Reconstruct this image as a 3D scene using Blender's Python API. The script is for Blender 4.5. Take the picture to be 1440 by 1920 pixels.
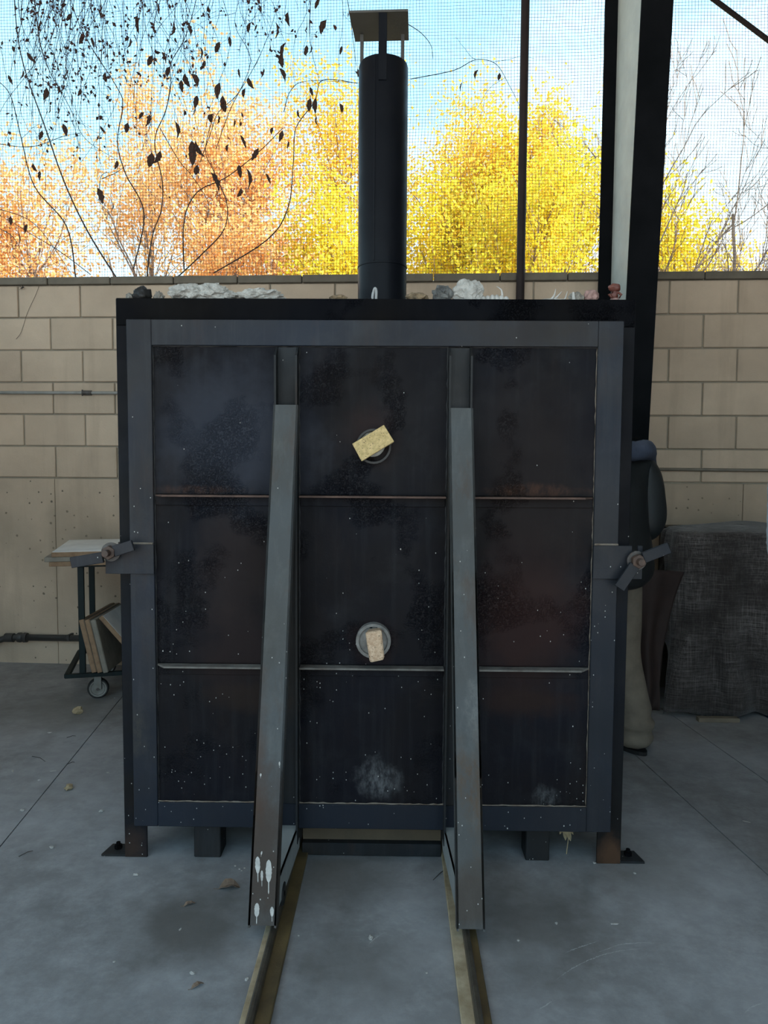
import bpy, bmesh, math, random
import numpy as np
from mathutils import Vector, Matrix, Euler

for _o in list(bpy.data.objects):
    bpy.data.objects.remove(_o)
SC = bpy.context.scene
COL = SC.collection
R = math.radians
PI = math.pi

# ------------------------------------------------------------------ camera
F_PX = 1400.0                       # focal length in pixels of the 1440x1920 frame
CAM_LOC = Vector((0.0690, -2.4030, 1.32))
YAW, PITCH, ROLL = -0.014472, 0.065405, 0.006365
_fw = Vector((math.sin(YAW) * math.cos(PITCH), math.cos(YAW) * math.cos(PITCH), -math.sin(PITCH)))
_rt = Vector((math.cos(YAW), -math.sin(YAW), 0))
_up = _rt.cross(_fw)
CR = math.cos(ROLL) * _rt + math.sin(ROLL) * _up
CU = -math.sin(ROLL) * _rt + math.cos(ROLL) * _up
cam_data = bpy.data.cameras.new('camera')
cam_data.sensor_fit = 'VERTICAL'
cam_data.sensor_height = 36.0
cam_data.lens = 36.0 * F_PX / 1920.0
cam_data.clip_start = 0.05
cam_data.clip_end = 300
cam = bpy.data.objects.new('camera', cam_data)
COL.objects.link(cam)
_m = Matrix.Identity(4)
for _i in range(3):
    _m[_i][0] = CR[_i]; _m[_i][1] = CU[_i]; _m[_i][2] = -_fw[_i]; _m[_i][3] = CAM_LOC[_i]
cam.matrix_world = _m
SC.camera = cam

# ------------------------------------------------------------------ world, sun, exposure
SKY_STRENGTH = 1.15
SUN_STRENGTH = 7.5
SC.view_settings.view_transform = 'Standard'
SC.view_settings.look = 'None'
SC.view_settings.exposure = 0.82
SC.view_settings.gamma = 1.0
SC.view_settings.use_curve_mapping = False

world = bpy.data.worlds.new('autumn_sky')
SC.world = world
world.use_nodes = True
wt = world.node_tree
wt.nodes.clear()
w_out = wt.nodes.new('ShaderNodeOutputWorld')
w_bg = wt.nodes.new('ShaderNodeBackground')
w_bg.inputs['Strength'].default_value = SKY_STRENGTH
w_tc = wt.nodes.new('ShaderNodeTexCoord')
w_sep = wt.nodes.new('ShaderNodeSeparateXYZ')
w_ramp = wt.nodes.new('ShaderNodeValToRGB')
els = w_ramp.color_ramp.elements
els[0].position = 0.0; els[0].color = (0.90, 0.95, 1.0, 1)
els[1].position = 1.0; els[1].color = (0.24, 0.48, 0.80, 1)
for p_, c_ in ((0.16, (0.74, 0.92, 1.0, 1)), (0.34, (0.43, 0.79, 0.97, 1)), (0.55, (0.30, 0.62, 0.92, 1))):
    e_ = els.new(p_); e_.color = c_
w_noise = wt.nodes.new('ShaderNodeTexNoise')
w_noise.inputs['Scale'].default_value = 2.6
w_noise.inputs['Detail'].default_value = 5
w_noise.inputs['Roughness'].default_value = 0.5
w_map = wt.nodes.new('ShaderNodeMapping')
w_map.inputs['Scale'].default_value = (1, 1, 2.6)
w_map.inputs['Location'].default_value = (0.4, 0.1, 0.7)
w_cr = wt.nodes.new('ShaderNodeValToRGB')
w_cr.color_ramp.elements[0].position = 0.43; w_cr.color_ramp.elements[0].color = (0, 0, 0, 1)
w_cr.color_ramp.elements[1].position = 0.70; w_cr.color_ramp.elements[1].color = (0.50, 0.50, 0.50, 1)
w_mix = wt.nodes.new('ShaderNodeMix')
w_mix.data_type = 'RGBA'
w_mix.inputs[7].default_value = (0.96, 0.98, 1.0, 1)
L_ = wt.links
L_.new(w_tc.outputs['Generated'], w_sep.inputs[0])
L_.new(w_sep.outputs['Z'], w_ramp.inputs[0])
L_.new(w_tc.outputs['Generated'], w_map.inputs[0])
L_.new(w_map.outputs[0], w_noise.inputs['Vector'])
L_.new(w_noise.outputs['Fac'], w_cr.inputs[0])
L_.new(w_cr.outputs[0], w_mix.inputs[0])
L_.new(w_ramp.outputs[0], w_mix.inputs[6])
L_.new(w_mix.outputs[2], w_bg.inputs['Color'])
L_.new(w_bg.outputs[0], w_out.inputs[0])

SC.cycles.max_bounces = 6
SC.cycles.diffuse_bounces = 4
SC.cycles.glossy_bounces = 2
SC.cycles.transmission_bounces = 3
SC.cycles.transparent_max_bounces = 4

sun_data = bpy.data.lights.new('sun', 'SUN')
sun_data.energy = SUN_STRENGTH
sun_data.angle = R(0.6)
sun_data.color = (1.0, 0.93, 0.82)
sun = bpy.data.objects.new('sun', sun_data)
COL.objects.link(sun)
sun.rotation_euler = Vector((-0.80, 0.14, -0.58)).to_track_quat('-Z', 'Y').to_euler()

# ------------------------------------------------------------------ helpers
def ray(px, py):
    return _fw + CR * ((px - 720) / F_PX) + CU * ((960 - py) / F_PX)
def atY(px, py, Y):
    d = ray(px, py); t = (Y - CAM_LOC.y) / d.y
    return CAM_LOC + d * t
def atZ(px, py, Z):
    d = ray(px, py); t = (Z - CAM_LOC.z) / d.z
    return CAM_LOC + d * t

def NT(m):
    m.use_nodes = True
    nt = m.node_tree
    nt.nodes.clear()
    out = nt.nodes.new('ShaderNodeOutputMaterial')
    b = nt.nodes.new('ShaderNodeBsdfPrincipled')
    nt.links.new(b.outputs[0], out.inputs[0])
    return nt, b, out
class N:
    """small node-graph writer"""
    def __init__(s, nt): s.nt = nt
    def node(s, t, **kw):
        n = s.nt.nodes.new(t)
        for k, v in kw.items(): setattr(n, k, v)
        return n
    def link(s, a, b): s.nt.links.new(a, b)
    def obj(s): return s.node('ShaderNodeTexCoord').outputs['Object']
    def mapping(s, vec, scale=(1, 1, 1), loc=(0, 0, 0)):
        n = s.node('ShaderNodeMapping'); n.inputs['Scale'].default_value = scale; n.inputs['Location'].default_value = loc
        s.link(vec, n.inputs[0]); return n.outputs[0]
    def noise(s, vec, scale, detail=4, rough=0.55, dist=0.0):
        n = s.node('ShaderNodeTexNoise'); n.inputs['Scale'].default_value = scale; n.inputs['Detail'].default_value = detail
        n.inputs['Roughness'].default_value = rough; n.inputs['Distortion'].default_value = dist
        s.link(vec, n.inputs['Vector']); return n.outputs['Fac']
    def voro(s, vec, scale, out='Distance', rnd=1.0):
        n = s.node('ShaderNodeTexVoronoi'); n.inputs['Scale'].default_value = scale; n.inputs['Randomness'].default_value = rnd
        s.link(vec, n.inputs['Vector']); return n.outputs[out]
    def ramp(s, fac, stops):
        n = s.node('ShaderNodeValToRGB'); e = n.color_ramp.elements
        def c4(c): return (c, c, c, 1) if isinstance(c, (int, float)) else (*c, 1)
        e[0].position, e[0].color = stops[0][0], c4(stops[0][1])
        e[1].position, e[1].color = stops[-1][0], c4(stops[-1][1])
        for p, c in stops[1:-1]:
            q = e.new(p); q.color = c4(c)
        s.link(fac, n.inputs[0]); return n.outputs[0]
    def math(s, op, a, b=None, clamp=False):
        n = s.node('ShaderNodeMath', operation=op); n.use_clamp = clamp
        for i, v in enumerate((a, b)):
            if v is None: continue
            if isinstance(v, (int, float)): n.inputs[i].default_value = v
            else: s.link(v, n.inputs[i])
        return n.outputs[0]
    def mix(s, fac, a, b, mode='MIX'):
        n = s.node('ShaderNodeMix', data_type='RGBA', blend_type=mode)
        for i, v in ((0, fac), (6, a), (7, b)):
            if isinstance(v, (int, float)): n.inputs[i].default_value = v if i == 0 else (v, v, v, 1)
            elif isinstance(v, tuple): n.inputs[i].default_value = (*v, 1)
            else: s.link(v, n.inputs[i])
        return n.outputs[2]
    def bump(s, h, strength, dist=0.01):
        n = s.node('ShaderNodeBump'); n.inputs['Strength'].default_value = strength; n.inputs['Distance'].default_value = dist
        s.link(h, n.inputs['Height']); return n.outputs[0]
    def sepz(s, vec, ax='Z'):
        n = s.node('ShaderNodeSeparateXYZ'); s.link(vec, n.inputs[0]); return n.outputs[ax]

def plain(name, a, b=None, scale=8, rough=0.7, metal=0.0, bump=0.15, bscale=60, rnd=0.0, spec=0.5):
    """two-tone mottled surface"""
    m = bpy.data.materials.new(name); nt, B, _ = NT(m); g = N(nt)
    b = b or tuple(x * 0.72 for x in a)
    v = g.obj()
    f = g.noise(v, scale, 6, 0.6)
    c = g.ramp(f, [(0.3, b), (0.68, a)])
    if rnd:
        oi = g.node('ShaderNodeObjectInfo')
        k = g.math('ADD', g.math('MULTIPLY', oi.outputs['Random'], 2 * rnd), 1 - rnd)
        c = g.mix(1.0, c, k, 'MULTIPLY')
    g.link(c, B.inputs['Base Color'])
    B.inputs['Roughness'].default_value = rough
    B.inputs['Metallic'].default_value = metal
    B.inputs['Specular IOR Level'].default_value = spec
    if bump:
        g.link(g.bump(g.noise(v, bscale, 5, 0.65), bump, 0.01), B.inputs['Normal'])
    return m

def steel(name, A=(0.020, 0.025, 0.034), Bc=(0.030, 0.022, 0.018), rough=0.42, specks=0.0, stains=(), streak=0.5,
          crust=0.0, lowz=0.2, highz=1.5, rust=0.0, spec=0.22, light=(0.06, 0.066, 0.072)):
    """painted, sooty steel plate: blue-black paint, brown heat marks, rust, plaster spatter"""
    m = bpy.data.materials.new(name); nt, B, _ = NT(m); g = N(nt)
    v = g.obj()
    f1 = g.noise(v, 2.3, 5, 0.55, 0.4)
    c = g.ramp(f1, [(0.40, A), (0.62, Bc)])
    # vertical wear streaks
    vs = g.mapping(v, (26, 26, 1.6))
    f2 = g.noise(vs, 1.0, 6, 0.7)
    c = g.mix(g.math('MULTIPLY', g.ramp(f2, [(0.50, 0.0), (0.78, 1.0)]), streak), c, light)
    f3 = g.noise(v, 9, 7, 0.7)
    c = g.mix(g.math('MULTIPLY', g.ramp(f3, [(0.52, 0.0), (0.80, 1.0)]), streak * 0.8), c, light)
    if rust:
        f4 = g.noise(g.mapping(v, (12, 12, 3)), 1.0, 8, 0.72)
        c = g.mix(g.math('MULTIPLY', g.ramp(f4, [(0.55, 0.0), (0.68, 1.0)]), rust), c, (0.075, 0.036, 0.018))
    for (p, rad, col, amt, ns, ysq) in stains:
        mp = g.mapping(v, (1 / rad, 0.0, 1 / (rad * ysq)), (-p[0] / rad, 0, -p[1] / (rad * ysq)))
        ln = g.node('ShaderNodeVectorMath', operation='LENGTH'); g.link(mp, ln.inputs[0])
        d = g.math('ADD', ln.outputs['Value'], g.math('MULTIPLY', g.math('SUBTRACT', g.noise(v, ns, 6, 0.65), 0.5), 1.5))
        k = g.ramp(d, [(0.35, 1.0), (1.0, 0.0)])
        if ns >= 14: k = g.math('MULTIPLY', k, g.ramp(g.noise(g.mapping(v, (70, 70, 30)), 1.0, 6, 0.75), [(0.40, 0.15), (0.62, 1.0)]))
        c = g.mix(g.math('MULTIPLY', k, amt), c, col)
    if specks:
        z = g.sepz(v)
        mr = g.node('ShaderNodeMapRange'); g.link(z, mr.inputs[0])
        mr.inputs[1].default_value = lowz; mr.inputs[2].default_value = highz
        mr.inputs[3].default_value = 1.0; mr.inputs[4].default_value = 0.06
        dens = mr.outputs[0]
        for sc, thr, amount in ((34, 0.040, 1.0), (95, 0.085, 0.9)):
            vv = g.mapping(v, (1, 1, 0.7))
            n = g.node('ShaderNodeTexVoronoi'); n.inputs['Scale'].default_value = sc; g.link(vv, n.inputs['Vector'])
            hit = g.math('LESS_THAN', n.outputs['Distance'], thr * 1.6)
            sep = g.node('ShaderNodeSeparateColor'); g.link(n.outputs['Color'], sep.inputs[0])
            cl = g.ramp(g.noise(v, 3.2, 3, 0.6), [(0.42, 0.1), (0.65, 1.0)])
            pick = g.math('LESS_THAN', sep.outputs[0], g.math('MULTIPLY', g.math('MULTIPLY', dens, specks), cl))
            c = g.mix(g.math('MULTIPLY', g.math('MULTIPLY', hit, pick), amount), c, (0.48, 0.47, 0.44))
    g.link(c, B.inputs['Base Color'])
    B.inputs['Specular IOR Level'].default_value = spec
    g.link(g.ramp(g.noise(v, 5, 5, 0.6), [(0.3, rough - 0.08), (0.7, rough + 0.2)]), B.inputs['Roughness'])
    h = g.noise(v, 140, 4, 0.6)
    nb = g.bump(h, 0.10, 0.004)
    if crust:
        msk = g.ramp(g.noise(v, 3.0, 4, 0.5), [(0.54, 0.0), (0.64, 1.0)])
        hh = g.math('MULTIPLY', g.ramp(g.noise(v, 190, 3, 0.6), [(0.45, 0.0), (0.62, 1.0)]), msk)
        n2 = g.node('ShaderNodeBump'); n2.inputs['Strength'].default_value = crust; n2.inputs['Distance'].default_value = 0.006
        g.link(hh, n2.inputs['Height']); g.link(nb, n2.inputs['Normal']); nb = n2.outputs[0]
    g.link(nb, B.inputs['Normal'])
    return m

class MB:
    """collects shapes into one bmesh; build() links them as ONE mesh object"""
    def __init__(s): s.bm = bmesh.new()
    def _add(s, tmp, M=None):
        if M is not None: bmesh.ops.transform(tmp, matrix=M, verts=tmp.verts)
        me = bpy.data.meshes.new('t'); tmp.to_mesh(me); tmp.free()
        s.bm.from_mesh(me); bpy.data.meshes.remove(me)
        return s
    def box(s, c, size, bev=0.0, rot=None, seg=1):
        t = bmesh.new(); bmesh.ops.create_cube(t, size=1.0)
        bmesh.ops.scale(t, vec=Vector(size), verts=t.verts)
        if bev: bmesh.ops.bevel(t, geom=list(t.edges), offset=bev, segments=seg, affect='EDGES', profile=0.5)
        M = Matrix.Translation(Vector(c))
        if rot is not None: M = M @ (rot.to_matrix().to_4x4() if isinstance(rot, Euler) else rot)
        return s._add(t, M)
    def lohi(s, lo, hi, bev=0.0):
        return s.box([(a + b) / 2 for a, b in zip(lo, hi)], [abs(b - a) for a, b in zip(lo, hi)], bev)
    def cyl(s, c, r, h, n=24, axis='Z', r2=None, bev=0.0):
        t = bmesh.new(); bmesh.ops.create_cone(t, cap_ends=True, segments=n, radius1=r, radius2=r if r2 is None else r2, depth=h)
        if bev:
            ed = [e for e in t.edges if len([f for f in e.link_faces if len(f.verts) > 4]) == 1]
            bmesh.ops.bevel(t, geom=ed, offset=bev, segments=2, affect='EDGES', profile=0.5)
        M = {'Z': Matrix.Identity(4), 'X': Matrix.Rotation(PI / 2, 4, 'Y'), 'Y': Matrix.Rotation(-PI / 2, 4, 'X')}[axis]
        return s._add(t, Matrix.Translation(Vector(c)) @ M)
    def ring(s, c, r, ri, h, n=32, axis='Y'):
        pr = [(ri, -h / 2), (r, -h / 2), (r, h / 2), (ri, h / 2)]
        return s.lathe(pr, n, c, axis, closed=True)
    def lathe(s, prof, n=24, c=(0, 0, 0), axis='Z', closed=False):
        t = bmesh.new(); rows = []
        for r, z in prof:
            rows.append([t.verts.new((r * math.cos(2 * PI * k / n), r * math.sin(2 * PI * k / n), z)) for k in range(n)])
        m = len(prof)
        for i in range(m if closed else m - 1):
            a, b = rows[i], rows[(i + 1) % m]
            for k in range(n):
                try: t.faces.new((a[k], a[(k + 1) % n], b[(k + 1) % n], b[k]))
                except ValueError: pass
        bmesh.ops.recalc_face_normals(t, faces=t.faces)
        M = {'Z': Matrix.Identity(4), 'X': Matrix.Rotation(PI / 2, 4, 'Y'), 'Y': Matrix.Rotation(-PI / 2, 4, 'X')}[axis]
        return s._add(t, Matrix.Translation(Vector(c)) @ M)
    def prism(s, poly, vec, bev=0.0):
        """poly: list of 3-D points (planar), extruded along vec"""
        t = bmesh.new(); a = [t.verts.new(p) for p in poly]; vec = Vector(vec)
        b = [t.verts.new(Vector(p) + vec) for p in poly]; n = len(poly)
        t.faces.new(a); t.faces.new(b[::-1])
        for k in range(n): t.faces.new((a[k], b[k], b[(k + 1) % n], a[(k + 1) % n]))
        bmesh.ops.recalc_face_normals(t, faces=t.faces)
        if bev: bmesh.ops.bevel(t, geom=list(t.edges), offset=bev, segments=1, affect='EDGES', profile=0.5)
        return s._add(t)
    def tube(s, pts, r, n=8, cap=True):
        pts = [Vector(p) for p in pts]; m = len(pts)
        rs = r if isinstance(r, (list, tuple)) else [r] * m
        t = bmesh.new(); rows = []; ref = Vector((0.31, 0.2, 0.93))
        for i, p in enumerate(pts):
            d = (pts[min(i + 1, m - 1)] - pts[max(i - 1, 0)]).normalized()
            u = d.cross(ref)
            if u.length < 1e-3: u = d.cross(Vector((1, 0, 0)))
            u.normalize(); w = d.cross(u)
            rows.append([t.verts.new(p + (u * math.cos(2 * PI * k / n) + w * math.sin(2 * PI * k / n)) * rs[i]) for k in range(n)])
        for i in range(m - 1):
            for k in range(n):
                t.faces.new((rows[i][k], rows[i][(k + 1) % n], rows[i + 1][(k + 1) % n], rows[i + 1][k]))
        if cap and n > 2:
            t.faces.new(rows[0][::-1]); t.faces.new(rows[-1])
        return s._add(t)
    def blob(s, c, size, seed=0, rough=0.25, sub=3, freq=2.0, flat=0.0):
        """irregular lump; flat>0 squares off the underside at -flat*height"""
        t = bmesh.new(); bmesh.ops.create_icosphere(t, subdivisions=sub, radius=1.0)
        rng = random.Random(seed); ph = [Vector((rng.uniform(-9, 9), rng.uniform(-9, 9), rng.uniform(-9, 9))) for _ in range(3)]
        from mathutils import noise as nz
        for v in t.verts:
            p = v.co.copy()
            k = 1 + rough * nz.noise(p * freq + ph[0]) + rough * 0.55 * nz.noise(p * freq * 2.6 + ph[1]) + rough * 0.3 * nz.noise(p * freq * 6 + ph[2])
            v.co = p * k
            if flat: v.co.z = max(v.co.z, -flat)
        bmesh.ops.scale(t, vec=Vector(size) / 2, verts=t.verts)
        return s._add(t, Matrix.Translation(Vector(c)))
    def build(s, name, mat, parent=None, smooth=False, angle=None, loc=None):
        me = bpy.data.meshes.new(name); s.bm.to_mesh(me); s.bm.free()
        if mat: me.materials.append(mat)
        if smooth:
            for p in me.polygons: p.use_smooth = True
            if angle is not None:
                try: me.set_sharp_from_angle(angle=R(angle))
                except Exception: pass
        return link(name, me, parent, loc)

def link(name, data, parent=None, loc=None):
    o = bpy.data.objects.new(name, data); COL.objects.link(o)
    if parent: o.parent = parent
    if loc is not None: o.location = loc
    return o
def pyd(name, verts, faces, mat, parent=None, smooth=False):
    me = bpy.data.meshes.new(name); me.from_pydata([tuple(v) for v in verts], [], faces); me.update()
    if mat: me.materials.append(mat)
    if smooth: me.polygons.foreach_set('use_smooth', [True] * len(me.polygons))
    return link(name, me, parent)
def tag(o, label=None, cat=None, group=None, kind=None):
    if label: o['label'] = label
    if cat: o['category'] = cat
    if group: o['group'] = group
    if kind: o['kind'] = kind
    return o
def thing(name, label, cat, loc=(0, 0, 0), rz=0.0, group=None):
    o = bpy.data.objects.new(name, None); COL.objects.link(o); o.empty_display_size = 0.1
    o.location = loc; o.rotation_euler = (0, 0, rz)
    return tag(o, label, cat, group)
def copy_tree(o, parent=None):
    c = o.copy(); COL.objects.link(c); c.parent = parent
    for ch in list(o.children): copy_tree(ch, c)
    return c
def spline(pts, n=6):
    """Catmull-Rom through points"""
    P = [Vector(p) for p in pts]; out = []
    for i in range(len(P) - 1):
        p0 = P[max(i - 1, 0)]; p1 = P[i]; p2 = P[i + 1]; p3 = P[min(i + 2, len(P) - 1)]
        for k in range(n):
            t = k / n
            out.append(0.5 * ((2 * p1) + (p2 - p0) * t + (2 * p0 - 5 * p1 + 4 * p2 - p3) * t * t + (3 * p1 - p0 - 3 * p2 + p3) * t ** 3))
    out.append(P[-1]); return out

# ------------------------------------------------------------------ materials
WALLC = (0.60, 0.475, 0.355)
def block_mat(name, holes=False):
    m = bpy.data.materials.new(name); nt, B, _ = NT(m); g = N(nt)
    geo = g.node('ShaderNodeNewGeometry').outputs['Position']
    f = g.noise(geo, 3.0, 6, 0.6)
    c = g.ramp(f, [(0.30, tuple(x * 0.80 for x in WALLC)), (0.66, WALLC)])
    st = g.noise(g.mapping(geo, (5.5, 5.5, 0.55)), 1.0, 5, 0.6)
    c = g.mix(g.math('MULTIPLY', g.ramp(st, [(0.54, 0.0), (0.74, 1.0)]), 0.45), c, (0.29, 0.225, 0.16))
    oi = g.node('ShaderNodeObjectInfo')
    c = g.mix(1.0, c, g.math('ADD', g.math('MULTIPLY', oi.outputs['Random'], 0.12), 0.94), 'MULTIPLY')
    if holes:
        n = g.node('ShaderNodeTexVoronoi', voronoi_dimensions='2D'); n.inputs['Scale'].default_value = 13
        sx = g.node('ShaderNodeSeparateXYZ'); g.link(geo, sx.inputs[0]); cx = g.node('ShaderNodeCombineXYZ'); g.link(sx.outputs[0], cx.inputs[0]); g.link(sx.outputs[2], cx.inputs[1]); g.link(cx.outputs[0], n.inputs['Vector'])
        sep = g.node('ShaderNodeSeparateColor'); g.link(n.outputs['Color'], sep.inputs[0])
        d = g.math('ADD', n.outputs['Distance'], g.math('MULTIPLY', g.noise(geo, 60, 3), 0.12))
        hole = g.math('MULTIPLY', g.math('LESS_THAN', d, g.math('ADD', 0.08, g.math('MULTIPLY', sep.outputs[1], 0.09))), g.math('LESS_THAN', sep.outputs[0], 0.5))
        c = g.mix(hole, c, (0.10, 0.085, 0.065))
        f5 = g.noise(geo, 1.1, 4, 0.6)
        c = g.mix(g.math('MULTIPLY', g.ramp(f5, [(0.40, 0.0), (0.66, 1.0)]), 0.7), c, (0.34, 0.275, 0.205))
    g.link(c, B.inputs['Base Color']); B.inputs['Roughness'].default_value = 0.85
    B.inputs['Specular IOR Level'].default_value = 0.25
    g.link(g.bump(g.noise(geo, 90, 5, 0.7), 0.25, 0.01), B.inputs['Normal'])
    return m
M_BLOCK = block_mat('painted_block')
M_CONC = block_mat('painted_concrete', True)
M_MORTAR = plain('mortar', (0.36, 0.32, 0.25), rough=0.9)
M_CAP = plain('cap_block', (0.20, 0.175, 0.135), (0.12, 0.105, 0.08), 5, 0.9)

def floor_mat():
    m = bpy.data.materials.new('floor_concrete'); nt, B, _ = NT(m); g = N(nt)
    geo = g.node('ShaderNodeNewGeometry').outputs['Position']
    c = g.ramp(g.noise(geo, 1.5, 6, 0.62, 0.3), [(0.32, (0.19, 0.188, 0.186)), (0.70, (0.345, 0.346, 0.350))])
    c = g.mix(g.math('MULTIPLY', g.ramp(g.noise(geo, 11, 8, 0.75), [(0.42, 0.0), (0.72, 1.0)]), 0.55), c, (0.46, 0.465, 0.47))
    c = g.mix(g.math('MULTIPLY', g.ramp(g.noise(geo, 4.2, 4, 0.6), [(0.55, 0.0), (0.75, 1.0)]), 0.60), c, (0.15, 0.142, 0.13))
    # dust, scuffs
    sc = g.noise(g.mapping(geo, (3.0, 16, 1)), 1.0, 7, 0.8, 1.2)
    c = g.mix(g.math('MULTIPLY', g.ramp(sc, [(0.66, 0.0), (0.74, 1.0)]), 0.30), c, (0.52, 0.52, 0.51))
    for (px, py, rad, amt) in ((715, 1745, 0.13, 0.55), (780, 1715, 0.10, 0.35), (1110, 1800, 0.16, 0.25), (1400, 1800, 0.3, 0.3), (160, 1790, 0.5, 0.15)):
        q = atZ(px, py, 0)
        mp = g.mapping(geo, (1 / rad, 1 / rad, 0), (-q.x / rad, -q.y / rad, 0))
        ln = g.node('ShaderNodeVectorMath', operation='LENGTH'); g.link(mp, ln.inputs[0])
        gate = g.ramp(g.noise(g.mapping(geo, (30, 44, 1)), 1.0, 8, 0.8), [(0.50, 0.0), (0.66, 1.0)])
        c = g.mix(g.math('MULTIPLY', g.math('MULTIPLY', g.ramp(ln.outputs['Value'], [(0.1, 1.0), (1.0, 0.0)]), gate), amt), c, (0.52, 0.52, 0.50))
    q = atZ(345, 1735, 0)
    for (px, py, rad, amt) in ((360, 1730, 0.24, 0.8), (640, 1640, 0.25, 0.6), (1010, 1730, 0.30, 0.65), (660, 1800, 0.22, 0.5), (1200, 1620, 0.3, 0.4), (120, 1330, 0.5, 0.5)):  # dark dirt plus contact shadow painted into the floor colour
        q = atZ(px, py, 0)
        mp = g.mapping(geo, (1 / rad, 1 / rad, 0), (-q.x / rad, -q.y / rad, 0))
        ln = g.node('ShaderNodeVectorMath', operation='LENGTH'); g.link(mp, ln.inputs[0])
        d = g.math('ADD', ln.outputs['Value'], g.math('MULTIPLY', g.math('SUBTRACT', g.noise(geo, 8, 5, 0.6), 0.5), 1.2))
        c = g.mix(g.math('MULTIPLY', g.ramp(d, [(0.3, 1.0), (1.1, 0.0)]), amt), c, (0.12, 0.112, 0.10))
    g.link(c, B.inputs['Base Color'])
    g.link(g.ramp(g.noise(geo, 3, 5, 0.6), [(0.3, 0.42), (0.7, 0.62)]), B.inputs['Roughness'])
    g.link(g.bump(g.noise(geo, 45, 6, 0.7), 0.08, 0.01), B.inputs['Normal'])
    return m
M_FLOOR = floor_mat()
M_DARKGAP = plain('dark_joint_base', (0.03, 0.03, 0.03))  # dark base showing through the slab joints
M_CEIL = plain('roof_sheet', (0.62, 0.60, 0.58), (0.54, 0.52, 0.50), rough=0.6)
M_SIDEDARK = plain('light_blocker_dark', (0.085, 0.072, 0.06), rough=0.85)  # unseen side walls kept dark to hold back light
M_GROUND = plain('leaf_litter_ground', (0.40, 0.30, 0.14), (0.22, 0.18, 0.09), 3, 0.95)
M_YARD = plain('pale_bounce_yard', (0.72, 0.64, 0.56), (0.62, 0.55, 0.48), 2, 0.9)  # unseen ground made pale to bounce sunlight into the shed

M_FRAME = steel('kiln_frame_steel', (0.0025, 0.0030, 0.005), (0.005, 0.0045, 0.0045), 0.5, 0.10, streak=0.03, crust=0.9, spec=0.05)
M_BODY = steel('kiln_body_steel', (0.012, 0.014, 0.018), (0.02, 0.016, 0.013), 0.55)
M_DOORF = steel('door_frame_steel', (0.017, 0.022, 0.034), (0.024, 0.024, 0.027), 0.42, 0.40, streak=0.34, rust=0.12, spec=0.22, stains=(((0.0, 0.15), 1.3, (0.0085, 0.0125, 0.020), 0.75, 3, 0.45), ((0.75, 0.9), 0.5, (0.014, 0.0165, 0.020), 0.6, 3, 1.6), ((0.5, 1.73), 0.35, (0.030, 0.024, 0.019), 0.6, 9, 0.3), ((-0.77, 0.45), 0.06, (0.055, 0.05, 0.04), 0.6, 16, 1.6)))
M_PANEL = steel('door_panel_steel', (0.0060, 0.0064, 0.0100), (0.0085, 0.0074, 0.0082), 0.46, 0.36, streak=0.17, crust=0.7, rust=0.04, spec=0.10, highz=1.15, stains=(
    ((0.02, 0.30), 0.085, (0.16, 0.165, 0.17), 0.65, 16, 1.0), ((0.57, 0.245), 0.05, (0.13, 0.135, 0.14), 0.6, 14, 1.0),
    ((0.50, 0.82), 0.23, (0.030, 0.014, 0.012), 0.8, 4, 1.6), ((0.50, 1.30), 0.26, (0.017, 0.0125, 0.012), 0.7, 4, 1.6),
    ((0.52, 0.56), 0.16, (0.026, 0.015, 0.012), 0.7, 9, 0.4), ((-0.42, 0.72), 0.2, (0.020, 0.013, 0.013), 0.8, 5, 0.9),
    ((-0.44, 0.98), 0.16, (0.024, 0.016, 0.015), 0.6, 6, 1.5), ((0.0, 1.41), 0.12, (0.026, 0.015, 0.014), 0.7, 6, 1.0),
    ((0.0, 0.74), 0.09, (0.026, 0.014, 0.013), 0.6, 9, 1.0), ((-0.42, 1.42), 0.32, (0.030, 0.034, 0.046), 0.9, 4, 0.9),
    ((0.50, 1.235), 0.2, (0.07, 0.034, 0.022), 0.7, 14, 0.14), ((-0.56, 1.23), 0.16, (0.075, 0.040, 0.028), 0.6, 18, 0.12),
    ((-0.40, 0.56), 0.15, (0.026, 0.017, 0.013), 0.6, 9, 0.4), ((-0.50, 0.50), 0.03, (0.5, 0.5, 0.48), 0.0, 9, 0.3)))
M_CHAN = steel('channel_steel', (0.014, 0.017, 0.020), (0.020, 0.018, 0.016), 0.45, 0.15, streak=0.3, rust=0.25)
M_BRACE = steel('brace_steel', (0.078, 0.084, 0.086), (0.070, 0.070, 0.066), 0.5, 0.35, streak=0.55, rust=0.35, lowz=0.1, highz=1.2, light=(0.13, 0.135, 0.13), stains=(((-0.29, 0.22), 0.16, (0.055, 0.036, 0.026), 0.75, 9, 1.8), ((-0.33, 0.50), 0.05, (0.075, 0.04, 0.025), 0.6, 12, 6.0), ((0.31, 0.40), 0.04, (0.10, 0.055, 0.025), 0.6, 16, 5.0), ((0.265, 0.45), 0.03, (0.10, 0.055, 0.025), 0.5, 16, 4.0), ((0.29, 0.13), 0.1, (0.06, 0.042, 0.03), 0.6, 9, 1.0), ((0.315, 0.62), 0.05, (0.22, 0.22, 0.21), 0.5, 26, 2.0)))
M_LEDGE = plain('dusty_ledge', (0.20, 0.19, 0.17), (0.07, 0.055, 0.045), 14, 0.8)
M_LEDGE_R = plain('rusty_ledge', (0.13, 0.075, 0.055), (0.06, 0.035, 0.028), 14, 0.75)
M_PIPE = steel('flue_steel', (0.006, 0.008, 0.012), (0.005, 0.0065, 0.010), 0.36, streak=0.05, spec=0.13)
M_PLATE = plain('weathered_plate', (0.105, 0.105, 0.10), (0.08, 0.08, 0.075), 5, 0.7)
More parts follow.
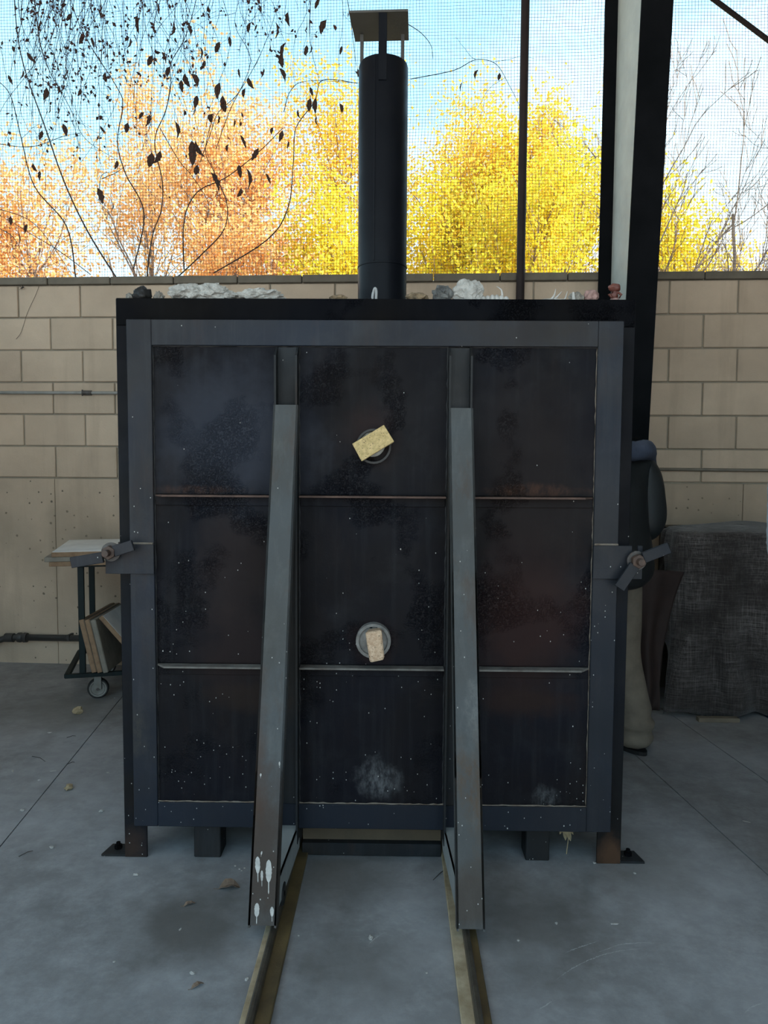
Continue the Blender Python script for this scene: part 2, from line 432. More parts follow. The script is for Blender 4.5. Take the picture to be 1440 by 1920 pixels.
M_BOLT = plain('rusty_bolt', (0.10, 0.058, 0.040), (0.045, 0.028, 0.022), 60, 0.6)
M_NUT = plain('worn_steel', (0.10, 0.092, 0.085), (0.05, 0.038, 0.032), 40, 0.5)
M_RAILTOP = plain('worn_rail', (0.09, 0.075, 0.055), (0.04, 0.032, 0.024), 20, 0.4)
M_RAILTAN = plain('rail_flange_tan', (0.56, 0.46, 0.31), (0.26, 0.19, 0.10), 14, 0.75)
M_RAILBRN = plain('rail_flange_brown', (0.16, 0.11, 0.045), (0.07, 0.05, 0.025), 9, 0.6)
M_COLSHADE = plain('column_shaded', (0.010, 0.011, 0.013), (0.005, 0.006, 0.007), 4, 0.7, spec=0.03)  # column flanges: backlit shade put into the colour
M_COLLIT = plain('column_web_lit', (0.58, 0.63, 0.58), (0.46, 0.50, 0.47), 6, 0.55)  # column web: sky light from the left put into the colour
M_RUSTP = plain('rusty_post', (0.022, 0.013, 0.012), (0.014, 0.008, 0.008), 12, 0.6, spec=0.3)
M_NET = plain('netting_cord', (0.05, 0.05, 0.048), rough=0.9, bump=0)
M_COND = plain('galvanised_conduit', (0.30, 0.30, 0.28), (0.22, 0.22, 0.2), 20, 0.45)
M_COND_T = plain('painted_conduit', (0.20, 0.17, 0.13), (0.15, 0.13, 0.1), 20, 0.55)
M_IRON = plain('black_iron_pipe', (0.05, 0.045, 0.04), (0.03, 0.027, 0.024), 25, 0.5)
M_FIBRE = plain('ceramic_fibre', (0.62, 0.61, 0.57), (0.36, 0.35, 0.32), 40, 0.95, bump=0.8, bscale=90)
M_FBRICK = None
def firebrick(name, a, b):
    m = bpy.data.materials.new(name); nt, B, _ = NT(m); g = N(nt); v = g.obj()
    c = g.ramp(g.noise(v, 70, 5, 0.7), [(0.34, b), (0.62, a)])
    d = g.voro(v, 220)
    c = g.mix(g.math('MULTIPLY', g.math('LESS_THAN', d, 0.28), g.ramp(g.noise(v, 90, 3), [(0.48, 0.0), (0.56, 1.0)])), c, (0.12, 0.085, 0.05))
    g.link(c, B.inputs['Base Color']); B.inputs['Roughness'].default_value = 0.95
    g.link(g.bump(g.noise(v, 260, 5, 0.7), 0.6, 0.004), B.inputs['Normal'])
    return m
M_BRICK_Y = firebrick('yellow_firebrick', (0.72, 0.54, 0.26), (0.46, 0.33, 0.14))
M_BRICK_P = firebrick('pink_firebrick', (0.70, 0.52, 0.36), (0.45, 0.28, 0.17))
M_PLASTER = plain('plaster_splash', (0.62, 0.60, 0.56), (0.40, 0.38, 0.35), 60, 0.9)

# ================================================================== STRUCTURE
# ---- floor: poured slabs with joints
FA = R(6.3)                            # the joints run a little askew to the kiln
floor = bpy.data.objects.new('floor', None); COL.objects.link(floor); tag(floor, kind='structure')
ux, uy = Vector((math.cos(FA), math.sin(FA), 0)), Vector((-math.sin(FA), math.cos(FA), 0))
def fu(p): return Vector((p[0], p[1], 0)).dot(ux)
seams = [-9.5, fu((-1.30, 0.28)), fu((1.255, 0.20)), fu((1.625, 0.75)), 8.5]
for i in range(4):
    a, b = seams[i] + 0.0022, seams[i + 1] - 0.0022
    poly = [ux * a + uy * -4.4, ux * b + uy * -4.4, ux * b + uy * 2.9, ux * a + uy * 2.9]
    # keep the slab inside the building line
    MB().prism([p + Vector((0, 0, -0.1)) for p in poly], (0, 0, 0.1)).build('floor_slab', M_FLOOR, floor)
MB().lohi((-11, -4.3, -0.16), (9, 3.6, -0.104)).build('floor_subbase', M_DARKGAP, floor)
ground = MB().lohi((-60, 2.75, -0.25), (60, 70, -0.17)).build('ground', M_GROUND); tag(ground, kind='structure')
MB().lohi((-60, -60, -0.25), (60, 2.75, -0.17)).build('yard', M_YARD, ground)

# ---- back wall: poured base, six courses of block, a cap course
WANG = math.atan(-0.0469)
WO = Vector((0, 2.2803, 0))
wall = bpy.data.objects.new('wall_back', None); COL.objects.link(wall); wall.location = WO; wall.rotation_euler = (0, 0, WANG)
tag(wall, kind='structure')
wu = Vector((math.cos(WANG), math.sin(WANG), 0)); wn = Vector((-math.sin(WANG), math.cos(WANG), 0))
def wl(px, py, off=0.0):
    """pixel -> wall-local (x, z) on the plane `off` in front of (-) or behind (+) the wall face"""
    d = ray(px, py); o = WO + wn * off
    t = (o - CAM_LOC).dot(wn) / d.dot(wn); X = CAM_LOC + d * t
    return (X - WO).dot(wu), X.z
BASE_Z = 1.212; CH = 0.2032; BL = 0.4056
WX0, WX1 = -6.5, 4.9
MB().lohi((WX0, 0.012, -0.1), (WX1, 0.19, BASE_Z + 6 * CH + 0.01)).build('mortar_core', M_MORTAR, wall)
jx = [WX0, -2.122, -0.3, 2.19, WX1]
for i in range(4):
    MB().lohi((jx[i] + 0.0015, -0.012, -0.1), (jx[i + 1] - 0.0015, 0.2, BASE_Z - 0.006), 0.003).build('concrete_base_panel', M_CONC, wall)
blk = MB().box((0, 0.095, 0), (BL - 0.009, 0.19, CH - 0.009), 0.004)
blk_o = blk.build('block', M_BLOCK, wall); blk_me = blk_o.data; bpy.data.objects.remove(blk_o)
capb = MB().box((0, 0.09, 0), (BL - 0.006, 0.215, 0.046), 0.004)
cap_o = capb.build('cap_block', M_CAP, wall); cap_me = cap_o.data; bpy.data.objects.remove(cap_o)
rb = random.Random(4)
for c in range(6):
    z = BASE_Z + (5 - c + 0.5) * CH
    ph = -2.339 + (0 if c % 2 == 0 else BL / 2) + (0.004 * c)
    k0 = math.ceil((WX0 - ph) / BL); k1 = math.floor((WX1 - ph) / BL)
    for k in range(k0, k1):
        b = link('block', blk_me, wall, (ph + (k + 0.5) * BL, rb.uniform(-0.0025, 0.002), z))
capx = -1.732
for k in range(math.ceil((WX0 - capx) / BL), math.floor((WX1 - capx) / BL)):
    link('cap_block', cap_me, wall, (capx + (k + 0.5) * BL, rb.uniform(-0.003, 0.003), BASE_Z + 6 * CH + 0.024))
CAPZ = BASE_Z + 6 * CH + 0.047

# ---- rest of the shed: roof, open front; unseen dark side walls added to block light
ceil_ = MB().lohi((-5.0, -4.3, 4.72), (5.3, 2.75, 4.84)).build('ceiling', M_CEIL); tag(ceil_, kind='structure')
wr = MB().lohi((2.85, -3.4, -0.1), (3.05, 2.1, 4.72)).build('wall_right_blocker', M_SIDEDARK); tag(wr, kind='structure')
wlf = MB().lohi((-3.35, -1.2, -0.1), (-3.15, 2.3, 2.44)).build('wall_left_blocker', M_SIDEDARK); tag(wlf, kind='structure')

# ================================================================== KILN
KW, KH = 0.8246, 1.8378
kiln = thing('kiln', 'large black steel kiln with tall flue pipe standing on the concrete floor', 'kiln')
fr = MB()
# front frame: angle iron, uprights run down to the floor
def angle_upright(sx):
    m = MB()
    x0, x1 = (-KW, -KW + 0.075) if sx < 0 else (KW - 0.079, KW)
    m.lohi((x0, 0.0, 0.0), (x1, 0.008, KH), 0.0015)
    if sx < 0: m.lohi((x0, 0.008, 0.0), (x0 + 0.008, 0.075, KH), 0.0015)
    else: m.lohi((x1 - 0.008, 0.008, 0.0), (x1, 0.075, KH), 0.0015)
    return m
M_UPR = steel('kiln_upright_steel', (0.0075, 0.0095, 0.014), (0.010, 0.0095, 0.0095), 0.5, 0.25, streak=0.10, rust=0.10, spec=0.12, stains=(((-0.8, 0.03), 0.08, (0.05, 0.03, 0.02), 0.6, 12, 1.0), ((0.79, 0.02), 0.07, (0.085, 0.045, 0.025), 0.8, 12, 1.2), ((-0.8, 1.75), 0.5, (0.004, 0.004, 0.006), 0.9, 4, 0.9), ((0.8, 1.5), 0.6, (0.004, 0.004, 0.006), 0.9, 4, 1.0)))
angle_upright(-1).build('frame_upright', M_UPR, kiln)
angle_upright(1).build('frame_upright', M_UPR, kiln)
MB().lohi((-KW + 0.003, -0.004, KH - 0.085), (KW - 0.003, 0.008, KH + 0.0005), 0.0015).lohi((-KW + 0.004, 0.008, KH - 0.008), (KW - 0.004, 0.08, KH), 0.001).build('frame_top_rail', M_FRAME, kiln)
MB().lohi((-KW + 0.076, 0.002, 0.15), (KW - 0.08, 0.010, 0.225)).build('frame_bottom_rail', M_FRAME, kiln)
KD = 1.34
MB().lohi((-KW + 0.012, 0.02, 0.16), (-KW + 0.018, KD, KH - 0.03)).build('side_panel', M_BODY, kiln)
MB().lohi((KW - 0.018, 0.02, 0.16), (KW - 0.012, KD, KH - 0.03)).build('side_panel', M_BODY, kiln)
MB().lohi((-KW + 0.018, KD - 0.006, 0.16), (KW - 0.018, KD, KH - 0.03)).build('back_panel', M_BODY, kiln)
MB().lohi((-KW + 0.012, 0.02, KH - 0.03), (KW - 0.012, KD, KH - 0.012)).build('roof_panel', M_BODY, kiln)
MB().lohi((-KW + 0.018, 0.03, 0.16), (KW - 0.018, KD - 0.006, 0.17)).build('floor_panel', M_BODY, kiln)
for sx in (-1, 1):
    for y in (0.45, 0.9):
        MB().lohi((sx * KW - sx * 0.012, y, 0.16), (sx * KW, y + 0.05, KH - 0.03)).build('side_stiffener', M_BODY, kiln)
for x0, x1, y0 in ((-0.594, -0.505, 0.004), (0.513, 0.592, 0.012)):
    MB().lohi((x0, y0, 0), (x1, y0 + 0.085, 0.165), 0.003).build('leg', M_CHAN, kiln)
for sx in (-1, 1):
    MB().lohi((sx * KW, KD - 0.08, 0), (sx * (KW - 0.08), KD, 0.165), 0.003).build('leg', M_BODY, kiln)
# floor plates with anchor bolts beside the front feet
for sx in (-1, 1):
    fp = MB().prism([(sx * KW, 0.002, 0.001), (sx * 0.905, 0.002, 0.001), (sx * 0.892, 0.072, 0.001), (sx * KW, 0.072, 0.001)], (0, 0, 0.007)).build('anchor_plate', M_CHAN, kiln)
    MB().cyl((sx * 0.862, 0.042, 0.014), 0.013, 0.013, 6).cyl((sx * 0.862, 0.042, 0.024), 0.007, 0.012, 10).build('anchor_bolt', M_FRAME, fp)
# flue
FX, FY, FR_ = 0.002, 1.15, 0.1135
flue = MB().lathe([(FR_ - 0.006, 1.81), (FR_, 1.81), (FR_, 3.125), (FR_ - 0.004, 3.137), (FR_ - 0.008, 3.132), (FR_ - 0.008, 1.81)], 48, (FX, FY, 0)).build('flue_pipe', M_PIPE, kiln, True, 40)
MB().lathe([(FR_, 2.225), (FR_ + 0.0025, 2.226), (FR_ + 0.0025, 2.232), (FR_, 2.233)], 48, (FX, FY, 0)).build('flue_joint', M_PIPE, flue, True, 30)
MB().box((FX - 0.036, FY - FR_ * math.cos(math.asin(0.036 / FR_)) - 0.0005, 2.68), (0.006, 0.004, 0.89), 0.001).build('flue_seam', M_PIPE, flue)
MB().lathe([(FR_, 1.826), (FR_ + 0.06, 1.826), (FR_ + 0.06, 1.832), (FR_, 1.84)], 32, (FX, FY, 0)).build('flue_collar', M_BODY, flue)
capz = 3.306
rc = MB().prism([(-0.150, 1.03, capz - 0.002), (0.112, 1.03, capz + 0.004), (0.119, 1.262, capz + 0.006), (-0.134, 1.262, capz)], (0, 0, 0.010)).build('rain_cap', M_PLATE, kiln)
for x in (-0.100, 0.090):
    MB().lohi((x - 0.008, FY + 0.048, 3.10), (x + 0.008, FY + 0.054, capz), 0.001).build('cap_strut', M_PLATE, rc)
MB().lohi((FX - 0.020, FY - FR_ - 0.004, 3.02), (FX + 0.017, FY - FR_ + 0.006, capz + 0.001), 0.001).build('cap_strut', M_PIPE, rc)

# ---- swing bolts with two-armed handles that clamp the door (hinged on the kiln body)
def flatbar(p, q, w, th, y):
    a = Vector((p[0], y, p[1])); b = Vector((q[0], y, q[1])); d = (b - a).normalized(); n = Vector((-d.z, 0, d.x)) * w / 2
    return [a - n, b - n, b + n, a + n], (0, th, 0)
for sx, c, arms in ((-1, (-0.822, 1.036), (((-0.838, 1.022), (-0.938, 1.004)), ((-0.806, 1.040), (-0.745, 1.060)))),
                    (1, (0.823, 1.022), (((0.835, 1.034), (0.913, 1.066)), ((0.812, 1.010), (0.765, 0.938))))):
    sb = MB().cyl((c[0], -0.055, c[1]), 0.011, 0.16, 16, 'Y', bev=0.002).cyl((c[0], 0.04, c[1]), 0.016, 0.04, 12, 'Y').lohi((c[0] - 0.015, 0.02, c[1] - 0.02), (sx * (KW - 0.01), 0.06, c[1] + 0.02)).build('swing_bolt', M_BOLT, kiln)
    MB().cyl((c[0], -0.098, c[1]), 0.022, 0.024, 6, 'Y', bev=0.002).build('nut', M_BOLT, sb)
    MB().ring((c[0], -0.082, c[1]), 0.030, 0.013, 0.006, 24).build('washer', M_NUT, sb)
    for i, (p, q) in enumerate(arms):
        pl, ex = flatbar(p, q, 0.034, 0.012, -0.112 if i == 0 else -0.106)
        MB().prism(pl, ex, 0.0015).build('handle_arm', M_DOORF, sb)

# ================================================================== DOOR on its rolling carriage
door = thing('kiln_door', 'black panelled steel kiln door braced by two slanted grey channel legs', 'kiln door', (0, -0.006, 0))
DX, DZ0, DZ1 = 0.774, 0.133, 1.763
IX, IZ0, IZ1 = 0.6955, 0.214, 1.683
YF, YP = -0.046, -0.034            # frame face, panel face (door local)
def frame_bar(lo, hi, name): return MB().lohi((lo[0], YF, lo[1]), (hi[0], -0.002, hi[1]), 0.002).build(name, M_DOORF, door)
frame_bar((-DX, DZ0), (-IX, DZ1), 'frame_stile')
frame_bar((IX, DZ0), (DX, DZ1), 'frame_stile')
frame_bar((-IX, IZ1), (IX, DZ1), 'frame_rail')
frame_bar((-IX, DZ0), (IX, IZ0), 'frame_rail')
CXL, CXR = (-0.3055, -0.2345), (0.2325, 0.3045)
LZ = (1.2165, 0.671)
cols = ((-IX, CXL[0]), (CXL[1], CXR[0]), (CXR[1], IX))
rowz = ((LZ[0], IZ1), (LZ[1], LZ[0]), (IZ0, LZ[1]))
for (x0, x1) in cols:
    for (z0, z1) in rowz:
        MB().lohi((x0 + 0.0008, YP, z0 + 0.0008), (x1 - 0.0008, -0.004, z1 - 0.0008), 0.0012).build('door_panel', M_PANEL, door)
# weld bead of grime along the inner edge of the frame
wb = random.Random(3)
def bead(p, q, n, mat, r=0.0028):
    pts = [Vector(p).lerp(Vector(q), i / n) + Vector((wb.uniform(-1, 1), 0, wb.uniform(-1, 1))) * 0.0013 for i in range(n + 1)]
    return MB().tube(pts, [r * wb.uniform(0.6, 1.3) for _ in pts], 5).build('weld_bead', mat, door)
M_WELD = plain('weld_grime', (0.012, 0.012, 0.013), rough=0.6)
M_WELDT = plain('dusty_weld', (0.24, 0.21, 0.17), (0.12, 0.085, 0.06), 30, 0.85)
bead((-IX, YP, IZ1), (IX, YP, IZ1), 90, M_WELD)
bead((-IX, YP, IZ0), (-IX, YP, IZ1), 90, M_WELD)
bead((IX, YP, IZ0), (IX, YP, IZ1), 90, M_WELDT, 0.002)
for x0, x1 in cols: bead((x0, YP - 0.004, IZ0 + 0.001), (x1, YP - 0.004, IZ0 + 0.001), 30, M_WELDT, 0.0028)
for x in CXL + CXR: bead((x, YP, IZ0), (x, YP, IZ1), 90, M_WELD, 0.0034)
# shelf-like angle stiffeners
for r, z in enumerate(LZ):
    for i, (x0, x1) in enumerate(cols):
        a, b = x0 + 0.004, x1 - 0.004
        ca = 0.030 if i == 0 else 0.0
        cb = 0.030 if i == 2 else 0.0
        D = 0.040
        pts = [(a, YP, z), (a, YP - 0.006 if ca else YP - D, z), (a + ca, YP - D, z), (b - cb, YP - D, z), (b, YP - 0.006 if cb else YP - D, z), (b, YP, z)]
        cl = []
        for p in pts:
            if not cl or (Vector(p) - Vector(cl[-1])).length > 1e-5: cl.append(p)
        mat = (M_LEDGE_R if (r == 0) else M_LEDGE)
        lg = MB().prism(cl, (0, 0, -0.006), 0.001).build('ledge', mat, door)
        MB().lohi((a + 0.001, YP - 0.007, z - 0.034), (b - 0.001, YP, z - 0.006), 0.001).build('ledge_flange', M_PANEL, lg)
# upright channels, open towards the viewer
def channel(x0, x1, z0, z1):
    m = MB(); t = 0.006; d = 0.050
    m.lohi((x0 + t, YP - 0.007, z0), (x1 - t, YP - 0.001, z1))
    m.prism([(x0, YP, z0), (x0, YP, z1), (x0, YP - 0.012, z1), (x0, YP - d, z1 - 0.03), (x0, YP - d, z0)], (t, 0, 0))
    m.prism([(x1 - t, YP, z0), (x1 - t, YP, z1), (x1 - t, YP - 0.012, z1), (x1 - t, YP - d, z1 - 0.03), (x1 - t, YP - d, z0)], (t, 0, 0))
    return m.build('upright_channel', M_CHAN, door)
channel(CXL[0], CXL[1], 0.10, IZ1 - 0.004)
channel(CXR[0], CXR[1], 0.10, IZ1 - 0.004)
# slanted braces: channel with its web towards the viewer
def brace(xt, xb, top, bot):
    (yt, zt), (yb, zb) = top, bot
    d = Vector((0, yb - yt, zb - zt)).normalized(); nrm = Vector((0, d.z, -d.y))       # towards the viewer
    if nrm.y > 0: nrm = -nrm
    t = 0.006; dep = 0.038
    A = [Vector((xt[0], yt, zt)), Vector((xt[1], yt, zt)), Vector((xb[1], yb, zb)), Vector((xb[0], yb, zb))]
    m = MB(); m.prism(A, -nrm * t)
    for s in (0, 1):
        sg = 1 if s == 0 else -1
        P0 = A[0] if s == 0 else A[1]; P1 = A[3] if s == 0 else A[2]
        q = [P0, P1 + d * 0.006, P1 - nrm * dep + d * 0.006, P0 - nrm * dep + d * (dep * 0.25)]
        m.prism(q, Vector((sg * t, 0, 0)))
    return m.build('brace', M_BRACE, door), nrm, d
bL, nL, dL = brace((CXL[0] - 0.001, CXL[1] + 0.004), (-0.3255, -0.2475), (-0.090, 1.497), (-0.434, 0.053))
bR, nR, dR = brace((CXR[0] + 0.0005, CXR[1] + 0.002), (0.2465, 0.3245), (-0.090, 1.490), (-0.431, 0.050))
# plaster runs on the left brace
def on_brace(px, py, top, bot):
    (yt, zt), (yb, zb) = top, bot
    n_ = Vector((0, zb - zt, -(yb - yt))).normalized()
    p0 = Vector((0, yt - 0.006, zt)); d = ray(px, py); t = (p0 - CAM_LOC).dot(n_) / d.dot(n_)
    return CAM_LOC + d * t - Vector((0, -0.006, 0))
def drip(px, py0, py1, w, seed, top, bot, par, nn):
    rg = random.Random(seed); a = on_brace(px, py0, top, bot); b = on_brace(px + rg.uniform(-2, 1), py1, top, bot); L = (b - a)
    n = 18; left, right = [], []
    for i in range(n + 1):
        t = i / n
        wd = w * max(0.16, (max(0.0, 1 - ((t - 0.32) / 0.34) ** 2)) ** 0.5) * rg.uniform(0.88, 1.1) * (0.4 if i in (0, n) else 1)
        c = a + L * t
        left.append(c + Vector((-wd / 2, 0, 0))); right.append(c + Vector((wd / 2, 0, 0)))
    MB().prism([p + nn * 0.0002 for p in left + right[::-1]], nn * 0.0009).build('plaster_drip', M_PLASTER, par)
TL_, BL_ = (-0.090, 1.497), (-0.434, 0.053)
for (px, y0, y1, w) in ((483, 1606, 1654, 0.014), (504, 1612, 1676, 0.017), (491, 1632, 1662, 0.007), (491, 1596, 1606, 0.004), (482, 1693, 1732, 0.014), (510, 1700, 1728, 0.010), (489, 1450, 1459, 0.005), (524, 1428, 1440, 0.004)):
    drip(px, y0, y1, w, int(px + y0), TL_, BL_, bL, nL)
# carriage: beams along the rails, cross member, wheels
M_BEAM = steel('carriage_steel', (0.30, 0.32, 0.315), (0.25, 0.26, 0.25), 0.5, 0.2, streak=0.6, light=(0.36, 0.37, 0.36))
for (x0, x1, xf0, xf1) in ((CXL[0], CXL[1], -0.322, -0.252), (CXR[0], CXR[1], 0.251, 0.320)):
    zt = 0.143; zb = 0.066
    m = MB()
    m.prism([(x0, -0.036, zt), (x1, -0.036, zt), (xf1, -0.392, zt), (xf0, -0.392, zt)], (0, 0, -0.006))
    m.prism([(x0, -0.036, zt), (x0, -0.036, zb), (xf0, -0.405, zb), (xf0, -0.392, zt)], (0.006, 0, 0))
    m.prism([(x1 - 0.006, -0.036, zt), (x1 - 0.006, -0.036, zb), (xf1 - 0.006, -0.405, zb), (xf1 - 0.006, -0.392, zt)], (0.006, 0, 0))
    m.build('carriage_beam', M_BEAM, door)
    m = MB().lohi((x0, -0.036, zb), (x1, 0.55, zt), 0.002).build('carriage_beam', M_BODY, door)
RXL, RXR = -0.2605, 0.276
for rx in (RXL, RXR):
    for y in (-0.30, 0.12):
        MB().lathe([(0.008, -0.016), (0.030, -0.016), (0.034, -0.010), (0.026, 0.0), (0.034, 0.010), (0.030, 0.016), (0.008, 0.016)], 24, (rx, y, 0.066), 'X').build('wheel', M_CHAN, door, True, 35)
M_DIRT = plain('dusty_brown_steel', (0.12, 0.09, 0.055), (0.08, 0.06, 0.038), 6, 0.8)
MB().lohi((CXL[1], 0.055, 0.046), (CXR[0], 0.063, 0.158)).build('carriage_apron', M_DIRT, door)
MB().lohi((CXL[1], 0.028, 0.004), (CXR[0], 0.07, 0.046), 0.002).build('carriage_cross_bar', M_CHAN, door)
for sx in (-1, 1):
    MB().lohi((sx * 0.30, 0.30, 0.04), (sx * 0.76, 0.31, 0.155)).build('carriage_apron', M_DIRT, door)
# spy ports
M_PORT = plain('port_steel', (0.055, 0.052, 0.05), (0.025, 0.023, 0.022), 14, 0.6)
M_PORTG = plain('plastered_port_rim', (0.28, 0.27, 0.25), (0.14, 0.13, 0.12), 40, 0.85)
p1 = MB().ring((0.002, YP - 0.018, 1.372), 0.0545, 0.048, 0.036).build('spy_port', M_PORT, door, True, 40)
MB().cyl((-0.002, YP - 0.012, 1.379), 0.040, 0.020, 32, 'Y', bev=0.004).build('fibre_plug', M_FIBRE, p1, True, 40)
p2 = MB().ring((0.004, YP - 0.016, 0.757), 0.0555, 0.046, 0.032).build('spy_port', M_PORTG, door, True, 40)
MB().lathe([(0.0, -0.016), (0.030, -0.017), (0.047, -0.012), (0.047, 0.02)], 32, (0.004, YP - 0.010, 0.757), 'Y').build('port_lining', M_PORTG, p2, True, 50)
for (dx, dz) in ((-0.008, 0.043), (0.014, 0.041)):
    MB().blob((0.004 + dx, YP - 0.026, 0.757 + dz), (0.010, 0.008, 0.006), 3, 0.4, 2).build('soot_chip', M_FRAME, p2)
# clamp plates
for sx, z0, z1 in ((-1, 0.964, 1.058), (1, 0.961, 1.066)):
    xo, xi = sx * 0.847, sx * 0.693; xs = sx * 0.823
    y = YF - 0.001
    # outline with an open slot from above for the swing bolt
    pts = [(xi, z0), (xo, z0), (xo, z1), (xs + sx * 0.009, z1), (xs + sx * 0.009, 1.010), (xs - sx * 0.009, 1.010), (xs - sx * 0.009, z1), (xi, z1)]
    cp = MB().prism([(p[0], y, p[1]) for p in pts], (0, -0.012, 0), 0.001).build('clamp_plate', M_DOORF, door)
    MB().tube([(xi + sx * 0.005, y - 0.002, z1 + 0.002), (sx * 0.772, y - 0.002, z1 + 0.002)], 0.004, 6).build('weld_bead', M_WELDT, cp)

# bricks that plug the spy ports
def slab_from_quad(q, depth, mat, name, label, back_scale=1.0, bev=0.003):
    c = sum((Vector(p) for p in q), Vector()) / 4
    t = bmesh.new()
    f = [t.verts.new(Vector(p) - c) for p in q]
    b = [t.verts.new((Vector(p) - c) * back_scale + Vector((0, depth, 0))) for p in q]
    t.faces.new(f); t.faces.new(b[::-1])
    for k in range(4): t.faces.new((f[k], b[k], b[(k + 1) % 4], f[(k + 1) % 4]))
    bmesh.ops.recalc_face_normals(t, faces=t.faces)
    bmesh.ops.bevel(t, geom=list(t.edges), offset=bev, segments=2, affect='EDGES', profile=0.5)
    bmesh.ops.triangulate(t, faces=t.faces); bmesh.ops.subdivide_edges(t, edges=t.edges, cuts=1, use_grid_fill=True)
    rg = random.Random(len(name) + len(label))
    for v in t.verts: v.co += Vector((rg.uniform(-1, 1), rg.uniform(-1, 1), rg.uniform(-1, 1))) * 0.0005
    m = MB(); m._add(t)
    o = m.build(name, mat, None, loc=c)
    return o
q = [atY(px, py, -0.118) for px, py in ((660, 832), (720, 796.5), (739, 828), (678, 865))]
tag(slab_from_quad(q, 0.046, M_BRICK_Y, 'firebrick', 'y', 1.0, 0.002), 'yellow firebrick tilted across the upper spy port of the door', 'brick')
q = [atY(684, 1186, -0.135), atY(716, 1181, -0.135), atY(721, 1238, -0.150), atY(693, 1244, -0.150)]
q = [Vector((p.x, (-0.135 if i < 2 else -0.150), p.z)) for i, p in enumerate(q)]
tag(slab_from_quad(q, 0.085, M_BRICK_P, 'firebrick', 'pink', 0.82, 0.007), 'pale pinkish firebrick plug sticking out of the lower spy port', 'brick')

# ================================================================== RAILS
def rail(rx, left, right, tan_side, label):
    r = thing('floor_rail', label, 'rail', (rx, 0, 0), 0, 'kiln carriage rails')
    y0, y1 = -4.2, 0.62
    MB().lohi((left, y0, 0.0), (-0.008, y1, 0.013), 0.002).build('flange', M_RAILTAN if tan_side in ('L', 'B') else M_RAILBRN, r)
    MB().lohi((0.008, y0, 0.0), (right, y1, 0.013), 0.002).build('flange', M_RAILBRN if tan_side == 'L' else M_RAILTAN, r)
    MB().prism([(-0.0115, y0, 0.0), (0.0115, y0, 0.0), (0.0085, y0, 0.026), (0.0035, y0, 0.033), (-0.0035, y0, 0.033), (-0.0085, y0, 0.026)], (0, y1 - y0, 0)).build('rail_head', M_RAILTOP, r)
    return r
rail(RXL, -0.026, 0.046, 'L', 'left carriage rail with pale dusty flange running out under the kiln door')
rail(RXR, -0.042, 0.030, 'R', 'right carriage rail with tan flange running out under the kiln door')
bpy.data.objects['floor_rail.001'].children[0].data.materials[0] = M_RAILTAN
bpy.data.objects['floor_rail.001'].children[1].data.materials[0] = M_RAILBRN

# ================================================================== COLUMN, POST, ROD, NETTING
colm = thing('steel_column', 'tapered steel column with shaded dark flanges and lit pale web behind the kiln', 'column', (1.362, 2.2, 0))
HW = 0.079
CT = 4.715
def cy(z): return 1.802 - 0.0832 * z - 2.2
yb_ = -0.005
MB().lohi((-HW, yb_ - 0.012, 0.0), (HW, yb_, CT), 0.001).build('rear_flange', M_COLSHADE, colm)
MB().prism([(-HW, cy(0), 0), (HW, cy(0), 0), (HW, cy(CT), CT), (-HW, cy(CT), CT)], (0, 0.012, 0)).build('front_flange', M_COLSHADE, colm)
MB().prism([(-0.004, cy(0) + 0.012, 0), (-0.004, yb_ - 0.012, 0), (-0.004, yb_ - 0.012, CT), (-0.004, cy(CT) + 0.012, CT)], (0.008, 0, 0)).build('web', M_COLLIT, colm)
MB().lohi((-0.11, cy(0) - 0.02, 0), (0.11, yb_ + 0.004, 0.016)).build('base_plate', M_COLSHADE, colm)

x_, z_ = wl(978, 400, -0.05)
pp = WO + wu * x_ - wn * 0.05
post = thing('rusty_post', 'thin dark brown steel post rising behind the kiln in front of the netting', 'post', (pp.x, pp.y, 0))
MB().cyl((0, 0, 2.36), 0.0255, 4.70, 20).build('pipe', M_RUSTP, post, True, 40)
MB().cyl((0, 0, 0.006), 0.05, 0.012, 20).build('base_flange', M_RUSTP, post)
a = wl(1300, -30, -0.12); b = wl(1500, 120, -0.12)
k = (b[1] - a[1]) / (b[0] - a[0])
xa = a[0] + (4.70 - a[1]) / k; xb = 3.6; zb_ = a[1] + k * (xb - a[0])
def W3(x, off, z): return WO + wu * x + wn * off + Vector((0, 0, z))
rod = MB().tube([W3(xa, -0.12, 4.70), W3(xb, -0.12, zb_)], 0.014, 10).build('brace_rod', M_RUSTP)
tag(rod, 'dark slanting brace rod crossing the netting at the upper right', 'rod')

